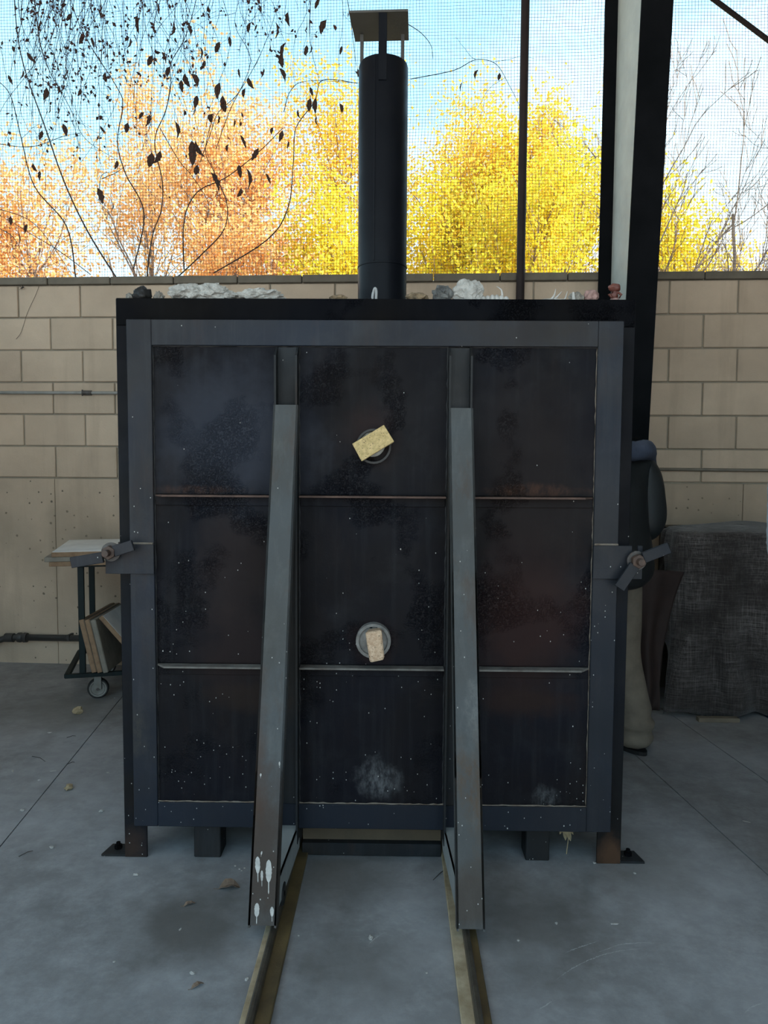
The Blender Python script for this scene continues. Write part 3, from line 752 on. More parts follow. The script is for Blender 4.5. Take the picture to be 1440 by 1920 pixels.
# bird netting stretched from the cap of the wall to the roof edge
def netting():
    sp = 0.0188; x0, x1, z0, z1 = -5.2, 4.2, CAPZ - 0.01, 4.715; off = 0.06; r = 0.0011
    rng = np.random.default_rng(5)
    from mathutils import noise as nz
    V = []; Fc = []
    def wob(x, z):
        return (0.010 * nz.noise(Vector((x * 1.7, z * 1.9, 1))) + 0.004 * nz.noise(Vector((x * 7, z * 7, 4))),
                0.012 * nz.noise(Vector((x * 1.5, z * 1.8, 9))) + 0.0045 * nz.noise(Vector((x * 8, z * 6, 14))),
                0.02 * nz.noise(Vector((x * 0.9, z * 1.1, 21))))
    def strand(pts, ax):
        b0 = len(V)
        for (x, z) in pts:
            dx, dz, dy = wob(x, z)
            for k in range(3):
                c, s = math.cos(2 * PI * k / 3 + 0.5) * r, math.sin(2 * PI * k / 3 + 0.5) * r
                if ax == 'z': V.append((x + dx + c, off + dy + s, z + dz))
                else: V.append((x + dx, off + dy + s, z + dz + c))
        for i in range(len(pts) - 1):
            for k in range(3):
                a_ = b0 + i * 3 + k; b_ = b0 + i * 3 + (k + 1) % 3
                Fc.append((a_, b_, b_ + 3, a_ + 3))
    nv = int((x1 - x0) / sp); nh = int((z1 - z0) / sp)
    for i in range(nv + 1):
        x = x0 + i * sp; strand([(x, z0 + (z1 - z0) * k / 36) for k in range(37)], 'z')
    for j in range(nh + 1):
        z = z0 + j * sp; strand([(x0 + (x1 - x0) * k / 130, z) for k in range(131)], 'x')
    o = pyd('bird_netting', V, Fc, M_NET)
    o.location = WO; o.rotation_euler = (0, 0, WANG)
    return tag(o, 'fine dark square bird netting stretched over the opening above the block wall', 'netting', kind='stuff')
netting()

# ================================================================== WALL FIXTURES
def wall_thing(name, label, cat):
    o = thing(name, label, cat); o.location = WO; o.rotation_euler = (0, 0, WANG); return o
c1 = wall_thing('electrical_conduit', 'thin galvanised conduit with coupling along the left block wall', 'conduit')
MB().tube([(-3.6, -0.012, 1.757), (-1.0, -0.012, 1.752)], 0.0105, 10).build('tube', M_COND, c1, True)
MB().tube([(-1.925, -0.012, 1.7537), (-1.865, -0.012, 1.7536)], 0.0155, 10).build('coupling', M_NUT, c1, True, 40)
MB().lohi((-1.935, -0.004, 1.735), (-1.925, 0.0, 1.775)).build('strap', M_NUT, c1)
c2 = wall_thing('electrical_conduit', 'thin tan painted conduit low on the right block wall', 'conduit')
MB().tube([(0.9, -0.011, 1.296), (4.6, -0.011, 1.281)], 0.010, 10).build('tube', M_COND_T, c2, True)
MB().lohi((2.9, -0.004, 1.27), (2.915, 0.0, 1.305)).build('strap', M_COND_T, c2)
c3 = wall_thing('iron_pipe', 'dark iron pipe with elbow fitting low along the left concrete wall', 'pipe')
MB().tube([(-2.36, -0.055, 0.178), (-1.1, -0.055, 0.186)], 0.021, 12).build('pipe', M_IRON, c3, True)
MB().tube(spline([(-2.36, -0.055, 0.178), (-2.43, -0.06, 0.176), (-2.50, -0.075, 0.155), (-2.62, -0.09, 0.11), (-2.8, -0.10, 0.03)], 5), 0.020, 12).build('pipe', M_IRON, c3, True)
MB().lathe([(0.0, -0.032), (0.031, -0.030), (0.033, -0.012), (0.026, 0.0), (0.033, 0.012), (0.031, 0.03), (0.0, 0.032)], 14, (-2.335, -0.055, 0.178), 'X').build('union_fitting', M_IRON, c3, True, 40)
MB().lathe([(0.0, -0.03), (0.029, -0.028), (0.029, 0.028), (0.0, 0.03)], 14, (-2.42, -0.059, 0.176), 'X').build('elbow_fitting', M_IRON, c3, True, 40)
MB().lohi((-2.03, -0.08, 0.168), (-2.015, -0.008, 0.205)).build('pipe_clip', M_IRON, c3)
# dried tendril on the block wall
M_TWIG = plain('dry_twig', (0.045, 0.035, 0.03), rough=0.9, bump=0)
t1 = [W3(*[wl(px, py, -0.006)[0], -0.006, wl(px, py, -0.006)[1]]) for px, py in ((43, 520), (43, 534), (41, 540))]
tw = thing('dry_creeper', 'dry creeper tuft stuck to the block wall under the cap at far left', 'creeper', W3(wl(43, 540)[0], -0.006, wl(43, 540)[1]))
cc = tw.location
rg = random.Random(9)
m = MB()
for i in range(9):
    e = Vector((rg.uniform(-0.02, 0.02), rg.uniform(-0.012, -0.002), rg.uniform(-0.02, 0.015)))
    m.tube([Vector((0, 0, 0.0)), e * 0.6 + Vector((0, 0, 0.004)), e], [0.0022, 0.0018, 0.001], 5)
m.tube([p - cc for p in t1], 0.0012, 5)
m.build('tuft', M_TWIG, tw)
pts = []
for px, py in ((73, 537), (66, 555), (52, 585), (44, 610), (38, 626), (30, 636)):
    x, z = wl(px, py, -0.005); pts.append(W3(x, -0.005, z) - cc)
MB().tube(spline(pts, 4), 0.0011, 5).build('tendril', M_TWIG, tw)
# ================================================================== CART WITH KILN SHELVES
M_GREEN = plain('dark_green_paint', (0.006, 0.016, 0.016), (0.004, 0.010, 0.011), 10, 0.5, spec=0.2)
M_BOARDW = plain('kiln_wash_white', (0.80, 0.81, 0.80), (0.62, 0.63, 0.62), 8, 0.85)
M_BOARDT = plain('fired_board_tan', (0.30, 0.20, 0.12), (0.20, 0.12, 0.07), 25, 0.9)
M_BOARDG = plain('fired_board_grey', (0.25, 0.23, 0.19), (0.17, 0.15, 0.12), 12, 0.9)
M_RUBBER = plain('dark_rubber', (0.02, 0.02, 0.02), rough=0.7)
M_CASTER = plain('grey_caster', (0.22, 0.22, 0.20), (0.14, 0.13, 0.11), 20, 0.6)
CA = R(16)
CO = Vector((-1.645, 1.625, 0))
cart = thing('trolley', 'dark green metal trolley on casters loaded with kiln shelves at left', 'trolley', CO, CA)
for lx, ly in ((0, 0), (0.60, 0), (0, 0.50), (0.60, 0.50)):
    MB().lohi((lx - 0.016, ly - 0.016, 0.155), (lx + 0.016, ly + 0.016, 0.745), 0.002).build('leg', M_GREEN, cart)
for p, q in (((-0.09, -0.02), (0.70, -0.02)), ((-0.09, 0.53), (0.70, 0.53)), ((-0.08, -0.02), (-0.08, 0.53)), ((0.69, -0.02), (0.69, 0.53)), ((0.10, -0.02), (0.10, 0.53)), ((0.32, -0.02), (0.32, 0.53))):
    a, b = Vector((*p, 0)), Vector((*q, 0)); d = (b - a).length
    horiz = abs(p[1] - q[1]) < 1e-6
    MB().box(((p[0] + q[0]) / 2, (p[1] + q[1]) / 2, 0.147), (d if horiz else 0.028, 0.028 if horiz else d, 0.022), 0.002).build('base_bar', M_GREEN, cart)
MB().lohi((-0.03, -0.03, 0.745), (0.64, 0.54, 0.758), 0.002).build('top_frame', M_GREEN, cart)
def caster(x, y):
    c = MB().box((x, y, 0.131), (0.075, 0.06, 0.010), 0.001)
    c.lohi((x - 0.019, y - 0.030, 0.055), (x + 0.019, y - 0.024, 0.13), 0.001).lohi((x - 0.019, y + 0.024, 0.055), (x + 0.019, y + 0.030, 0.13), 0.001)
    c = c.build('caster', M_CASTER, cart)
    MB().lathe([(0.036, -0.018), (0.052, -0.018), (0.057, -0.010), (0.057, 0.010), (0.052, 0.018), (0.036, 0.018)], 28, (x, y, 0.057), 'Y', True).build('tyre', M_RUBBER, c, True, 40)
    MB().lathe([(0.006, -0.020), (0.012, -0.022), (0.030, -0.016), (0.046, -0.020), (0.046, 0.020), (0.030, 0.016), (0.006, 0.02)], 28, (x, y, 0.057), 'Y', True).build('wheel', M_CASTER, c, True, 40)
    MB().cyl((x, y, 0.057), 0.008, 0.068, 10, 'Y').build('axle', M_NUT, c)
for p in ((0.075, 0.03), (0.60, 0.03), (0.075, 0.50), (0.60, 0.50)): caster(*p)
def board(lo, hi, mat, loc, rot, label, top=None):
    o = thing('kiln_shelf', label, 'kiln shelf', loc, 0, 'kiln shelves on the trolley')
    o.rotation_euler = rot
    b = MB().lohi(lo, hi, 0.003).build('slab', mat, o)
    if top:
        MB().lohi((lo[0] + 0.003, lo[1] + 0.003, hi[2] - 0.001), (hi[0] - 0.003, hi[1] - 0.003, hi[2] + 0.0015)).build('wash_coat', top, o)
    return o
board((-0.15, -0.075, 0), (0.60, 0.50, 0.025), M_BOARDT, CO + Vector((0, 0, 0.7585)), (0, 0, CA + R(1)), 'bottom kiln shelf of the stack on top of the green trolley')
board((-0.17, -0.08, 0), (0.58, 0.49, 0.025), M_BOARDG, CO + Vector((0, 0, 0.784)), (0, 0, CA - R(1)), 'middle kiln shelf of the stack on top of the green trolley')
board((-0.135, -0.08, 0), (0.61, 0.57, 0.026), M_BOARDT, CO + Vector((0, 0, 0.8095)), (0, 0, CA), 'white washed kiln shelf topmost of the stack on the green trolley', M_BOARDW)
# shelves standing on the lower frame, leaning to the left
for i, (x, mat, lab) in enumerate(((-1.560, M_BOARDT, 'leftmost of three kiln shelves leaning together on the lower trolley frame'),
                                   (-1.528, M_BOARDT, 'middle of three kiln shelves leaning together on the lower trolley frame'),
                                   (-1.496, M_BOARDG, 'rightmost of three kiln shelves leaning together on the lower trolley frame'))):
    o = board((-0.027, 0, 0), (0.0, 0.50, 0.30), mat, Vector((x, 1.600, 0.166)), (0, R(-12.5), R(2)), lab)
    MB().lohi((0.0, 0.004, 0.004), (0.0012, 0.496, 0.296)).build('wash_coat', M_BOARDG, o)
o = board((-0.026, 0, 0), (0.0, 0.42, 0.40), M_BOARDT, Vector((-1.285, 1.66, 0.166)), (0, R(-40), R(3)), 'pale kiln shelf slanting steeply right of the leaning trio')
MB().lohi((0.0, 0.004, 0.004), (0.0012, 0.416, 0.396)).build('wash_coat', M_BOARDW, o)

# ================================================================== TARP-COVERED BENCH
def tarp_mat():
    m = bpy.data.materials.new('woven_shade_cloth'); nt, B, _ = NT(m); g = N(nt); v = g.obj()
    a = g.noise(g.mapping(v, (7, 7, 260)), 1.0, 7, 0.8, 0.8)
    b = g.noise(g.mapping(v, (190, 190, 7)), 1.0, 7, 0.8, 0.8)
    k = g.math('ADD', g.ramp(a, [(0.46, 0.0), (0.68, 1.0)]), g.math('MULTIPLY', g.ramp(b, [(0.47, 0.0), (0.70, 1.0)]), 0.8), True)
    k = g.math('MULTIPLY', k, g.ramp(g.noise(v, 4.0, 5, 0.65), [(0.36, 0.12), (0.64, 1.0)]))
    c = g.mix(k, (0.024, 0.019, 0.017), (0.22, 0.20, 0.19))
    g.link(c, B.inputs['Base Color']); B.inputs['Roughness'].default_value = 0.75; B.inputs['Specular IOR Level'].default_value = 0.2; B.inputs['Sheen Weight'].default_value = 0.25
    g.link(g.bump(g.noise(g.mapping(v, (30, 30, 90)), 1.0, 5, 0.7), 0.5, 0.01), B.inputs['Normal'])
    return m
M_TARP = tarp_mat()
M_DWOOD = plain('dark_bench_wood', (0.07, 0.055, 0.04), rough=0.8)
bench = thing('workbench', 'workbench hidden under the dark woven tarp at right', 'workbench', (2.0, 1.78, 0))
MB().lohi((-0.37, -0.27, 0.92), (0.37, 0.27, 0.965), 0.003).build('bench_top', M_DWOOD, bench)
for sx in (-1, 1):
    for sy in (-1, 1): MB().box((sx * 0.33, sy * 0.23, 0.46), (0.06, 0.06, 0.92), 0.002).build('leg', M_DWOOD, bench)
MB().lohi((-0.33, -0.22, 0.16), (0.33, 0.22, 0.185)).build('lower_shelf', M_DWOOD, bench)
def tarp():
    from mathutils import noise as nz
    corners = [Vector((1.53, 1.50)), Vector((2.42, 1.47)), Vector((2.44, 2.06)), Vector((1.70, 2.08))]
    n = 220; per = []
    cen = Vector((2.0, 1.78))
    for i in range(n):
        t = i / n * 4; k = int(t) % 4; f = t - int(t)
        p = corners[k].lerp(corners[(k + 1) % 4], f)
        # round the corners a little
        e = min(f, 1 - f)
        p = p.lerp(cen, 0.05 * max(0, 1 - e / 0.12) ** 2)
        per.append((p, k, f))
    V = []; Fc = []
    rings = 26
    top = 7
    for j in range(top + 1):
        s = j / top
        for (p, k, f) in per:
            q = cen.lerp(p, s)
            z = 0.985 + 0.020 * nz.noise(Vector((q.x * 3.1, q.y * 3.1, 3))) - 0.02 * s ** 4
            if k == 3 and s > 0.8: z += 0.0
            V.append((q.x, q.y, z))
    for j in range(1, rings + 1):
        t = j / rings
        for i, (p, k, f) in enumerate(per):
            out = (p - cen).normalized()
            ang = i / n
            if k == 0: hem = 0.012 + 0.10 * max(0, f - 0.55) ** 1.0 + 0.02 * math.sin(f * 17)
            elif k == 1: hem = 0.10
            elif k == 2: hem = 0.25
            else: hem = 0.55 - 0.45 * max(0.0, f - 0.72) / 0.28 + 0.04 * math.sin(f * 15)
            zt = V[top * n + i][2]
            z = zt + (hem - zt) * t
            fold = math.sin(ang * 2 * PI * 14 + 3.2 * nz.noise(Vector((ang * 9, t * 1.2, 2)))) + 0.7 * nz.noise(Vector((p.x * 5, p.y * 5, t * 2.5)))
            off = 0.012 + 0.030 * t + fold * (0.008 + 0.030 * t) + 0.045 * nz.noise(Vector((p.x * 2.3, p.y * 2.3, t * 2.0 + 5)))
            if k == 0 and 0.05 < f < 0.9: off += 0.06 * math.sin(PI * min(1, t * 1.3)) * nz.noise(Vector((f * 4.1, 3.3, 1.0)))
            q = p + out * off
            V.append((q.x, q.y, z))
    R_ = top + rings
    for j in range(R_):
        for i in range(n):
            a = j * n + i; b = j * n + (i + 1) % n
            Fc.append((a, b, b + n, a + n))
    o = pyd('tarp', [Vector(v) - Vector((2.0, 1.78, 0)) for v in V], Fc, M_TARP, None, True)
    o.location = (2.0, 1.78, 0)
    sm = o.modifiers.new('thickness', 'SOLIDIFY'); sm.thickness = 0.003
    return tag(o, 'dark grey-brown woven tarp draped over the bench at right down to the floor', 'tarp')
tarp()
M_LEATH = plain('dark_brown_leather', (0.040, 0.022, 0.018), (0.024, 0.014, 0.012), 9, 0.75)
def hanging_cloth():
    from mathutils import noise as nz
    nu, nv = 22, 30; V = []; Fc = []
    top = [Vector((1.262, 1.385, 0.80)), Vector((1.565, 1.445, 0.770))]
    bot = [Vector((1.265, 1.36, 0.03)), Vector((1.430, 1.395, 0.05))]
    for j in range(nv + 1):
        t = j / nv
        l = top[0].lerp(bot[0], t); r = top[1].lerp(bot[1], min(1, t * 1.25) if t < 0.8 else 1.0)
        r = Vector((r.x - 0.02 * math.sin(t * 5), r.y, top[1].z + (bot[1].z - top[1].z) * t))
        for i in range(nu + 1):
            s = i / nu
            p = l.lerp(r, s)
            p.y += 0.03 * math.sin(s * 9 + 2 * nz.noise(Vector((s * 2, t * 2, 7)))) * (0.3 + t) + 0.02 * nz.noise(Vector((s * 3, t * 3, 1)))
            V.append(p)
    for j in range(nv):
        for i in range(nu):
            a = j * (nu + 1) + i; Fc.append((a, a + 1, a + nu + 2, a + nu + 1))
    c = Vector((1.42, 1.4, 0))
    o = pyd('hanging_cloth', [v - c for v in V], Fc, M_LEATH, None, True); o.location = c
    sm = o.modifiers.new('thickness', 'SOLIDIFY'); sm.thickness = 0.006
    tag(o, 'dark brown cloth hanging from the left corner of the tarp-covered bench', 'cloth')
hanging_cloth()
bl = thing('storage_bin', 'dark blue bin standing under the right end of the tarp', 'bin', (2.15, 1.50, 0))
M_BLUE = plain('dark_blue_plastic', (0.012, 0.02, 0.06), rough=0.5)
m = MB(); m.lohi((-0.12, -0.10, 0.0), (0.22, 0.14, 0.012)).lohi((-0.12, -0.10, 0.012), (0.22, -0.092, 0.15)).lohi((-0.12, 0.132, 0.012), (0.22, 0.14, 0.15)).lohi((-0.12, -0.092, 0.012), (-0.112, 0.132, 0.15)).lohi((0.212, -0.092, 0.012), (0.22, 0.132, 0.15))
m.build('bin_body', M_BLUE, bl)
MB().lohi((-0.128, -0.108, 0.138), (0.228, -0.1, 0.156), 0.001).build('bin_rim', M_BLUE, bl)
wb_ = MB().lohi((-0.16, -0.02, 0.0), (0.05, 0.02, 0.022), 0.002).build('wood_batten', plain('pale_batten', (0.22, 0.18, 0.13), rough=0.85), None, loc=(1.80, 1.40, 0.0))
tag(wb_, 'pale wooden batten on the floor at the foot of the tarp', 'batten')

# ================================================================== PEOPLE
def skinmesh(verts, edges, radii, sub=2):
    me = bpy.data.meshes.new('sk'); me.from_pydata(verts, edges, []); me.update()
    o = bpy.data.objects.new('sk', me); COL.objects.link(o)
    md = o.modifiers.new('Skin', 'SKIN'); md.use_smooth_shade = True; md.branch_smoothing = 0.6
    sv = me.skin_vertices[0].data
    for i, r in enumerate(radii): sv[i].radius = r if isinstance(r, tuple) else (r, r)
    for i in range(len(verts)): sv[i].use_root = (i == 0)
    s2 = o.modifiers.new('Sub', 'SUBSURF'); s2.levels = sub; s2.render_levels = sub
    dg = bpy.context.evaluated_depsgraph_get(); dg.update()
    out = bpy.data.meshes.new_from_object(o.evaluated_get(dg))
    bpy.data.objects.remove(o); bpy.data.meshes.remove(me)
    return out
M_SKIN = plain('skin', (0.50, 0.30, 0.21), (0.44, 0.25, 0.17), 20, 0.6, bump=0.05)
M_HAIR = plain('dark_hair', (0.03, 0.022, 0.018), rough=0.6, bump=0.6, bscale=120)
M_EYE = plain('eye', (0.7, 0.7, 0.68), rough=0.2, bump=0)
M_IRIS = plain('iris', (0.04, 0.025, 0.015), rough=0.2, bump=0)
M_LIP = plain('lip', (0.40, 0.17, 0.14), rough=0.5, bump=0)
M_SHOE = plain('shoe', (0.09, 0.085, 0.08), rough=0.7)
def head_mb(m, c):
    t = bmesh.new(); bmesh.ops.create_icosphere(t, subdivisions=4, radius=1.0)
    for v in t.verts:
        x, y, z = v.co
        jaw = 1 - 0.28 * max(0, -z) ** 1.3
        X = x * 0.074 * jaw; Y = y * 0.094 * (1 - 0.15 * max(0, -z)); Z = z * 0.115
        if y > 0.2:
            f = math.exp(-((x / 0.16) ** 2 + ((z + 0.10) / 0.22) ** 2)); Y += 0.020 * f            # nose
            f = math.exp(-(((abs(x) - 0.40) / 0.17) ** 2 + ((z - 0.06) / 0.13) ** 2)); Y -= 0.010 * f  # sockets
            f = math.exp(-((x / 0.28) ** 2 + ((z + 0.46) / 0.10) ** 2)); Y += 0.006 * f            # lips
            f = math.exp(-((x / 0.25) ** 2 + ((z + 0.80) / 0.16) ** 2)); Y += 0.008 * f            # chin
        v.co = (X, Y, Z)
    m._add(t, Matrix.Translation(c))
    for s in (-1, 1):
        m.blob(c + Vector((s * 0.076, -0.006, -0.004)), (0.016, 0.036, 0.058), 5, 0.12, 2)
    return m
def hand_mb(m, w, d, s, curl=0.5):
    """palm + five fingers at wrist w pointing along d, s=+1 right / -1 left"""
    d = d.normalized(); side = d.cross(Vector((0, 0, 1)))
    if side.length < 0.2: side = Vector((1, 0, 0))
    side.normalize(); nrm = side.cross(d).normalized()      # back of the hand is +nrm
    pal = [w, w + d * 0.03, w + d * 0.085]
    for k, off in enumerate((-0.026, -0.009, 0.009, 0.026)):
        L = (0.062, 0.075, 0.080, 0.070)[k] if s > 0 else (0.070, 0.080, 0.075, 0.062)[k]
        b = w + d * 0.02 + side * off * 0.7; k0 = w + d * 0.085 + side * off
        d1 = (d * math.cos(curl * 0.6) - nrm * math.sin(curl * 0.6)); d2 = (d * math.cos(curl * 1.5) - nrm * math.sin(curl * 1.5)); d3 = (d * math.cos(curl * 2.2) - nrm * math.sin(curl * 2.2))
        k1 = k0 + d1 * L * 0.45; k2 = k1 + d2 * L * 0.32; k3 = k2 + d3 * L * 0.26
        m.tube([b, w + d * 0.05 + side * off * 0.9, k0, k1, k2, k3, k3 + d3 * 0.004], [0.012, 0.0125, 0.0105, 0.0092, 0.0085, 0.0072, 0.003], 10)
    th = -s
    b = w + d * 0.022 + side * th * 0.018
    m.tube([b, b + d * 0.025 + side * th * 0.022 - nrm * 0.006, b + d * 0.052 + side * th * 0.030 - nrm * 0.014, b + d * 0.075 + side * th * 0.026 - nrm * 0.02], [0.014, 0.0125, 0.0100, 0.006], 10)
    return m
def person(label, loc, rz, J, mats, look=(0, 0), hood=False, flare=1.0, fuzzy=False, hair_long=False):
    """J: joints in a frame that faces +Y. Returns the root empty."""
    root = thing('person', label, 'person', loc, rz)
    V = lambda *a: Vector(a)
    vs = [J['pelvis'], J['spine'], J['chest'], J['neck'], J['neck'] + V(0, 0.012, 0.06), J['head'] + V(0, -0.005, -0.03)]
    rr = [(0.105, 0.08), (0.10, 0.075), (0.115, 0.075), (0.052, 0.052), (0.050, 0.052), (0.05, 0.055)]
    es = [(0, 1), (1, 2), (2, 3), (3, 4), (4, 5)]
    for s in ('r', 'l'):
        b = len(vs)
        vs += [J['sh' + s], J['el' + s], J['wr' + s], J['wr' + s] + (J['wr' + s] - J['el' + s]).normalized() * 0.05]
        rr += [0.045, 0.040, 0.028, (0.036, 0.020)]
        es += [(2, b), (b, b + 1), (b + 1, b + 2), (b + 2, b + 3)]
        b = len(vs)
        an = J['an' + s]
        vs += [J['hi' + s], J['kn' + s], (J['kn' + s] * 0.6 + an * 0.4), an, an + V(0, 0.06, -0.045), an + V(0, 0.15, -0.055)]
        rr += [0.070, 0.052, 0.050, 0.040, (0.042, 0.035), (0.038, 0.025)]
        es += [(0, b), (b, b + 1), (b + 1, b + 2), (b + 2, b + 3), (b + 3, b + 4), (b + 4, b + 5)]
    me = skinmesh(vs, es, rr)
    m = MB(); m.bm.from_mesh(me); bpy.data.meshes.remove(me)
    head_mb(m, J['head'])
    for s, k in ((1, 'r'), (-1, 'l')): hand_mb(m, J['wr' + k] + (J['wr' + k] - J['el' + k]).normalized() * 0.02, (J['wr' + k] - J['el' + k]), s)
    body = m.build('body', M_SKIN, root, True)
    h = J['head']
    for s in (-1, 1):
        e = MB().lathe([(0.0, -0.011), (0.008, -0.008), (0.011, 0), (0.008, 0.008), (0.0, 0.011)], 12, h + V(s * 0.029, 0.076, 0.006)).build('eye', M_EYE, root, True)
        MB().cyl(h + V(s * 0.029, 0.0865, 0.006), 0.005, 0.003, 12, 'Y').build('iris', M_IRIS, e)
    MB().blob(h + V(0, 0.088, -0.053), (0.046, 0.012, 0.014), 2, 0.08, 2).build('mouth', M_LIP, root, True)
    # hair
    t = bmesh.new(); bmesh.ops.create_icosphere(t, subdivisions=4, radius=1.0)
    from mathutils import noise as nz
    kill = []
    for v in t.verts:
        x, y, z = v.co
        if (y > 0.15 and z < 0.45 + 0.3 * abs(x)) or z < (-0.75 if hair_long else -0.42): kill.append(v)
        k = 1.0 + 0.05 * nz.noise(v.co * 6)
        v.co = (x * 0.083 * k, y * 0.103 * k - 0.004, z * 0.124 * k + 0.004)
    bmesh.ops.delete(t, geom=kill, context='VERTS')
    m = MB(); m._add(t, Matrix.Translation(h)); ho = m.build('hair', M_HAIR, root, True)
    ho.modifiers.new('thickness', 'SOLIDIFY').thickness = 0.008
    # jacket: torso + sleeves
    vs = [J['pelvis'] + V(0, 0, -0.17), J['pelvis'] + V(0, 0, 0.02), J['spine'], J['chest'], J['neck'] + V(0, -0.004, -0.01), J['neck'] + V(0, 0.004, 0.035)]
    rr = [(0.215, 0.170), (0.190, 0.150), (0.165, 0.130), (0.180, 0.135), (0.105, 0.100), (0.080, 0.082)]
    es = [(0, 1), (1, 2), (2, 3), (3, 4), (4, 5)]
    for s in ('r', 'l'):
        b = len(vs); el = J['el' + s]; wr_ = J['wr' + s]
        vs += [J['sh' + s], (J['sh' + s] + el) / 2, el, (el + wr_) / 2, wr_ + (el - wr_) * 0.05]
        rr += [0.082, 0.075, 0.068, 0.060, 0.052]
        es += [(3, b), (b, b + 1), (b + 1, b + 2), (b + 2, b + 3), (b + 3, b + 4)]
    me = skinmesh(vs, es, rr, 3)
    for v in me.vertices:
        p = v.co
        k = nz.noise(Vector((p.x * 9, p.y * 9, p.z * 4.5))) * 0.011 + nz.noise(Vector((p.x * 22, p.y * 22, p.z * 12))) * 0.004
        if fuzzy: k += nz.noise(p * 150) * 0.004
        v.co = p + v.normal * k
    jk = link('jacket', me, root); me.materials.clear(); me.materials.append(mats['jacket'])
    for p in me.polygons: p.use_smooth = True
    if hood:
        m = MB()
        pts = spline([J['neck'] + V(-0.19, 0.02, -0.045), J['neck'] + V(-0.11, -0.085, -0.005), J['neck'] + V(0, -0.13, -0.01), J['neck'] + V(0.11, -0.085, -0.005), J['neck'] + V(0.195, -0.015, -0.045), J['neck'] + V(0.245, 0.0, -0.12)], 6)
        m.tube(pts, [0.016 + 0.028 * math.sin(PI * (i + 1) / (len(pts) + 1)) for i in range(len(pts))], 14)
        for v in m.bm.verts: v.co += Vector((0, 0, 1)) * nz.noise(v.co * 22) * 0.008
        m.build('hood', mats['hood'], root, True)
    # trousers
    vs = [J['pelvis'] + V(0, 0, 0.16), J['pelvis'] + V(0, 0, 0.03), J['pelvis'] + V(0, 0, -0.05)]; rr = [(0.135, 0.105), (0.150, 0.115), (0.155, 0.12)]; es = [(0, 1), (1, 2)]
    for s in ('r', 'l'):
        b = len(vs); kn, an = J['kn' + s], J['an' + s]
        vs += [J['hi' + s], kn, (kn + an) / 2, an + V(0, 0, 0.05), an + V(0, 0, -0.075)]
        rr += [0.098, 0.074, 0.074 * (1 + (flare - 1) * 0.45), 0.080 * flare, 0.094 * flare]
        es += [(2, b), (b, b + 1), (b + 1, b + 2), (b + 2, b + 3), (b + 3, b + 4)]
    me = skinmesh(vs, es, rr, 3)
    for v in me.vertices:
        p = v.co; low = max(0, 0.28 - p.z) / 0.28
        k = nz.noise(Vector((p.x * 10, p.y * 10, p.z * 5))) * 0.008 + low * 0.016 * math.sin(p.z * 62 + 3 * nz.noise(p * 7))
        v.co = p + v.normal * k
        if v.co.z < 0.012: v.co.z = 0.012
    tr = link('trousers', me, root); me.materials.clear(); me.materials.append(mats['trousers'])
    for p in me.polygons: p.use_smooth = True
    for s in ('r', 'l'):
        a = J['an' + s]
        m = MB(); m.blob(a + V(0, 0.055, -0.045), (0.095, 0.27, 0.095), 4, 0.10, 3, 1.5, 0.78)
        for v in m.bm.verts: v.co.z = max(v.co.z, 0.002)
        sh = m.build('shoe', M_SHOE, root, True)
        MB().lathe([(0.0, 0.0), (1.0, 0.0), (1.0, 0.018), (0.0, 0.018)], 24).build('sole', M_RUBBER, sh, loc=None)
        so = sh.children[0]; so.location = (a.x, a.y + 0.055, 0.0); so.scale = (0.049, 0.137, 1)
    return root
Vv = lambda *a: Vector(a)
J1 = dict(pelvis=Vv(0, 0, 0.90), spine=Vv(0, 0.0, 1.06), chest=Vv(0, 0.015, 1.24), neck=Vv(0, 0.03, 1.39), head=Vv(0, 0.075, 1.535),
          shr=Vv(0.165, 0.01, 1.345), elr=Vv(0.170, -0.06, 1.03), wrr=Vv(0.11, 0.15, 0.98), shl=Vv(-0.165, 0.01, 1.345), ell=Vv(-0.150, 0.07, 1.08), wrl=Vv(-0.06, 0.25, 1.10),
          hir=Vv(0.070, 0, 0.84), knr=Vv(0.062, 0.0, 0.50), anr=Vv(0.100, -0.035, 0.095), hil=Vv(-0.085, 0, 0.84), knl=Vv(-0.08, 0.06, 0.48), anl=Vv(-0.085, 0.06, 0.095))
M_JACKD = plain('black_jacket', (0.022, 0.025, 0.026), (0.014, 0.016, 0.017), 9, 0.55)
M_HOODB = plain('slate_blue_hood', (0.085, 0.105, 0.16), (0.05, 0.062, 0.09), 14, 0.9)
M_PANT = plain('beige_trousers', (0.27, 0.23, 0.175), (0.18, 0.15, 0.115), 12, 0.9)
person('person in black jacket with slate blue hood and wide beige trousers standing behind the kiln', (1.075, 0.985, 0.0), R(26), J1,
       dict(jacket=M_JACKD, hood=M_HOODB, trousers=M_PANT), hood=True, flare=1.22)
J2 = dict(pelvis=Vv(0, 0, 0.93), spine=Vv(0, 0, 1.09), chest=Vv(0, 0, 1.28), neck=Vv(0, 0.0, 1.43), head=Vv(0, 0.025, 1.575),
          shr=Vv(0.17, 0, 1.38), elr=Vv(0.20, -0.02, 1.10), wrr=Vv(0.17, 0.06, 0.86), shl=Vv(-0.17, 0, 1.38), ell=Vv(-0.192, -0.01, 1.06), wrl=Vv(-0.06, 0.17, 0.95),
          hir=Vv(0.085, 0, 0.86), knr=Vv(0.09, 0.01, 0.49), anr=Vv(0.09, -0.01, 0.095), hil=Vv(-0.085, 0, 0.86), knl=Vv(-0.075, 0.01, 0.49), anl=Vv(-0.07, -0.01, 0.095))
M_FLEECE = plain('pale_blue_fleece', (0.55, 0.60, 0.66), (0.44, 0.49, 0.55), 60, 0.95, bump=0.9, bscale=160)
M_JEAN = plain('dark_jeans', (0.03, 0.04, 0.07), rough=0.85)
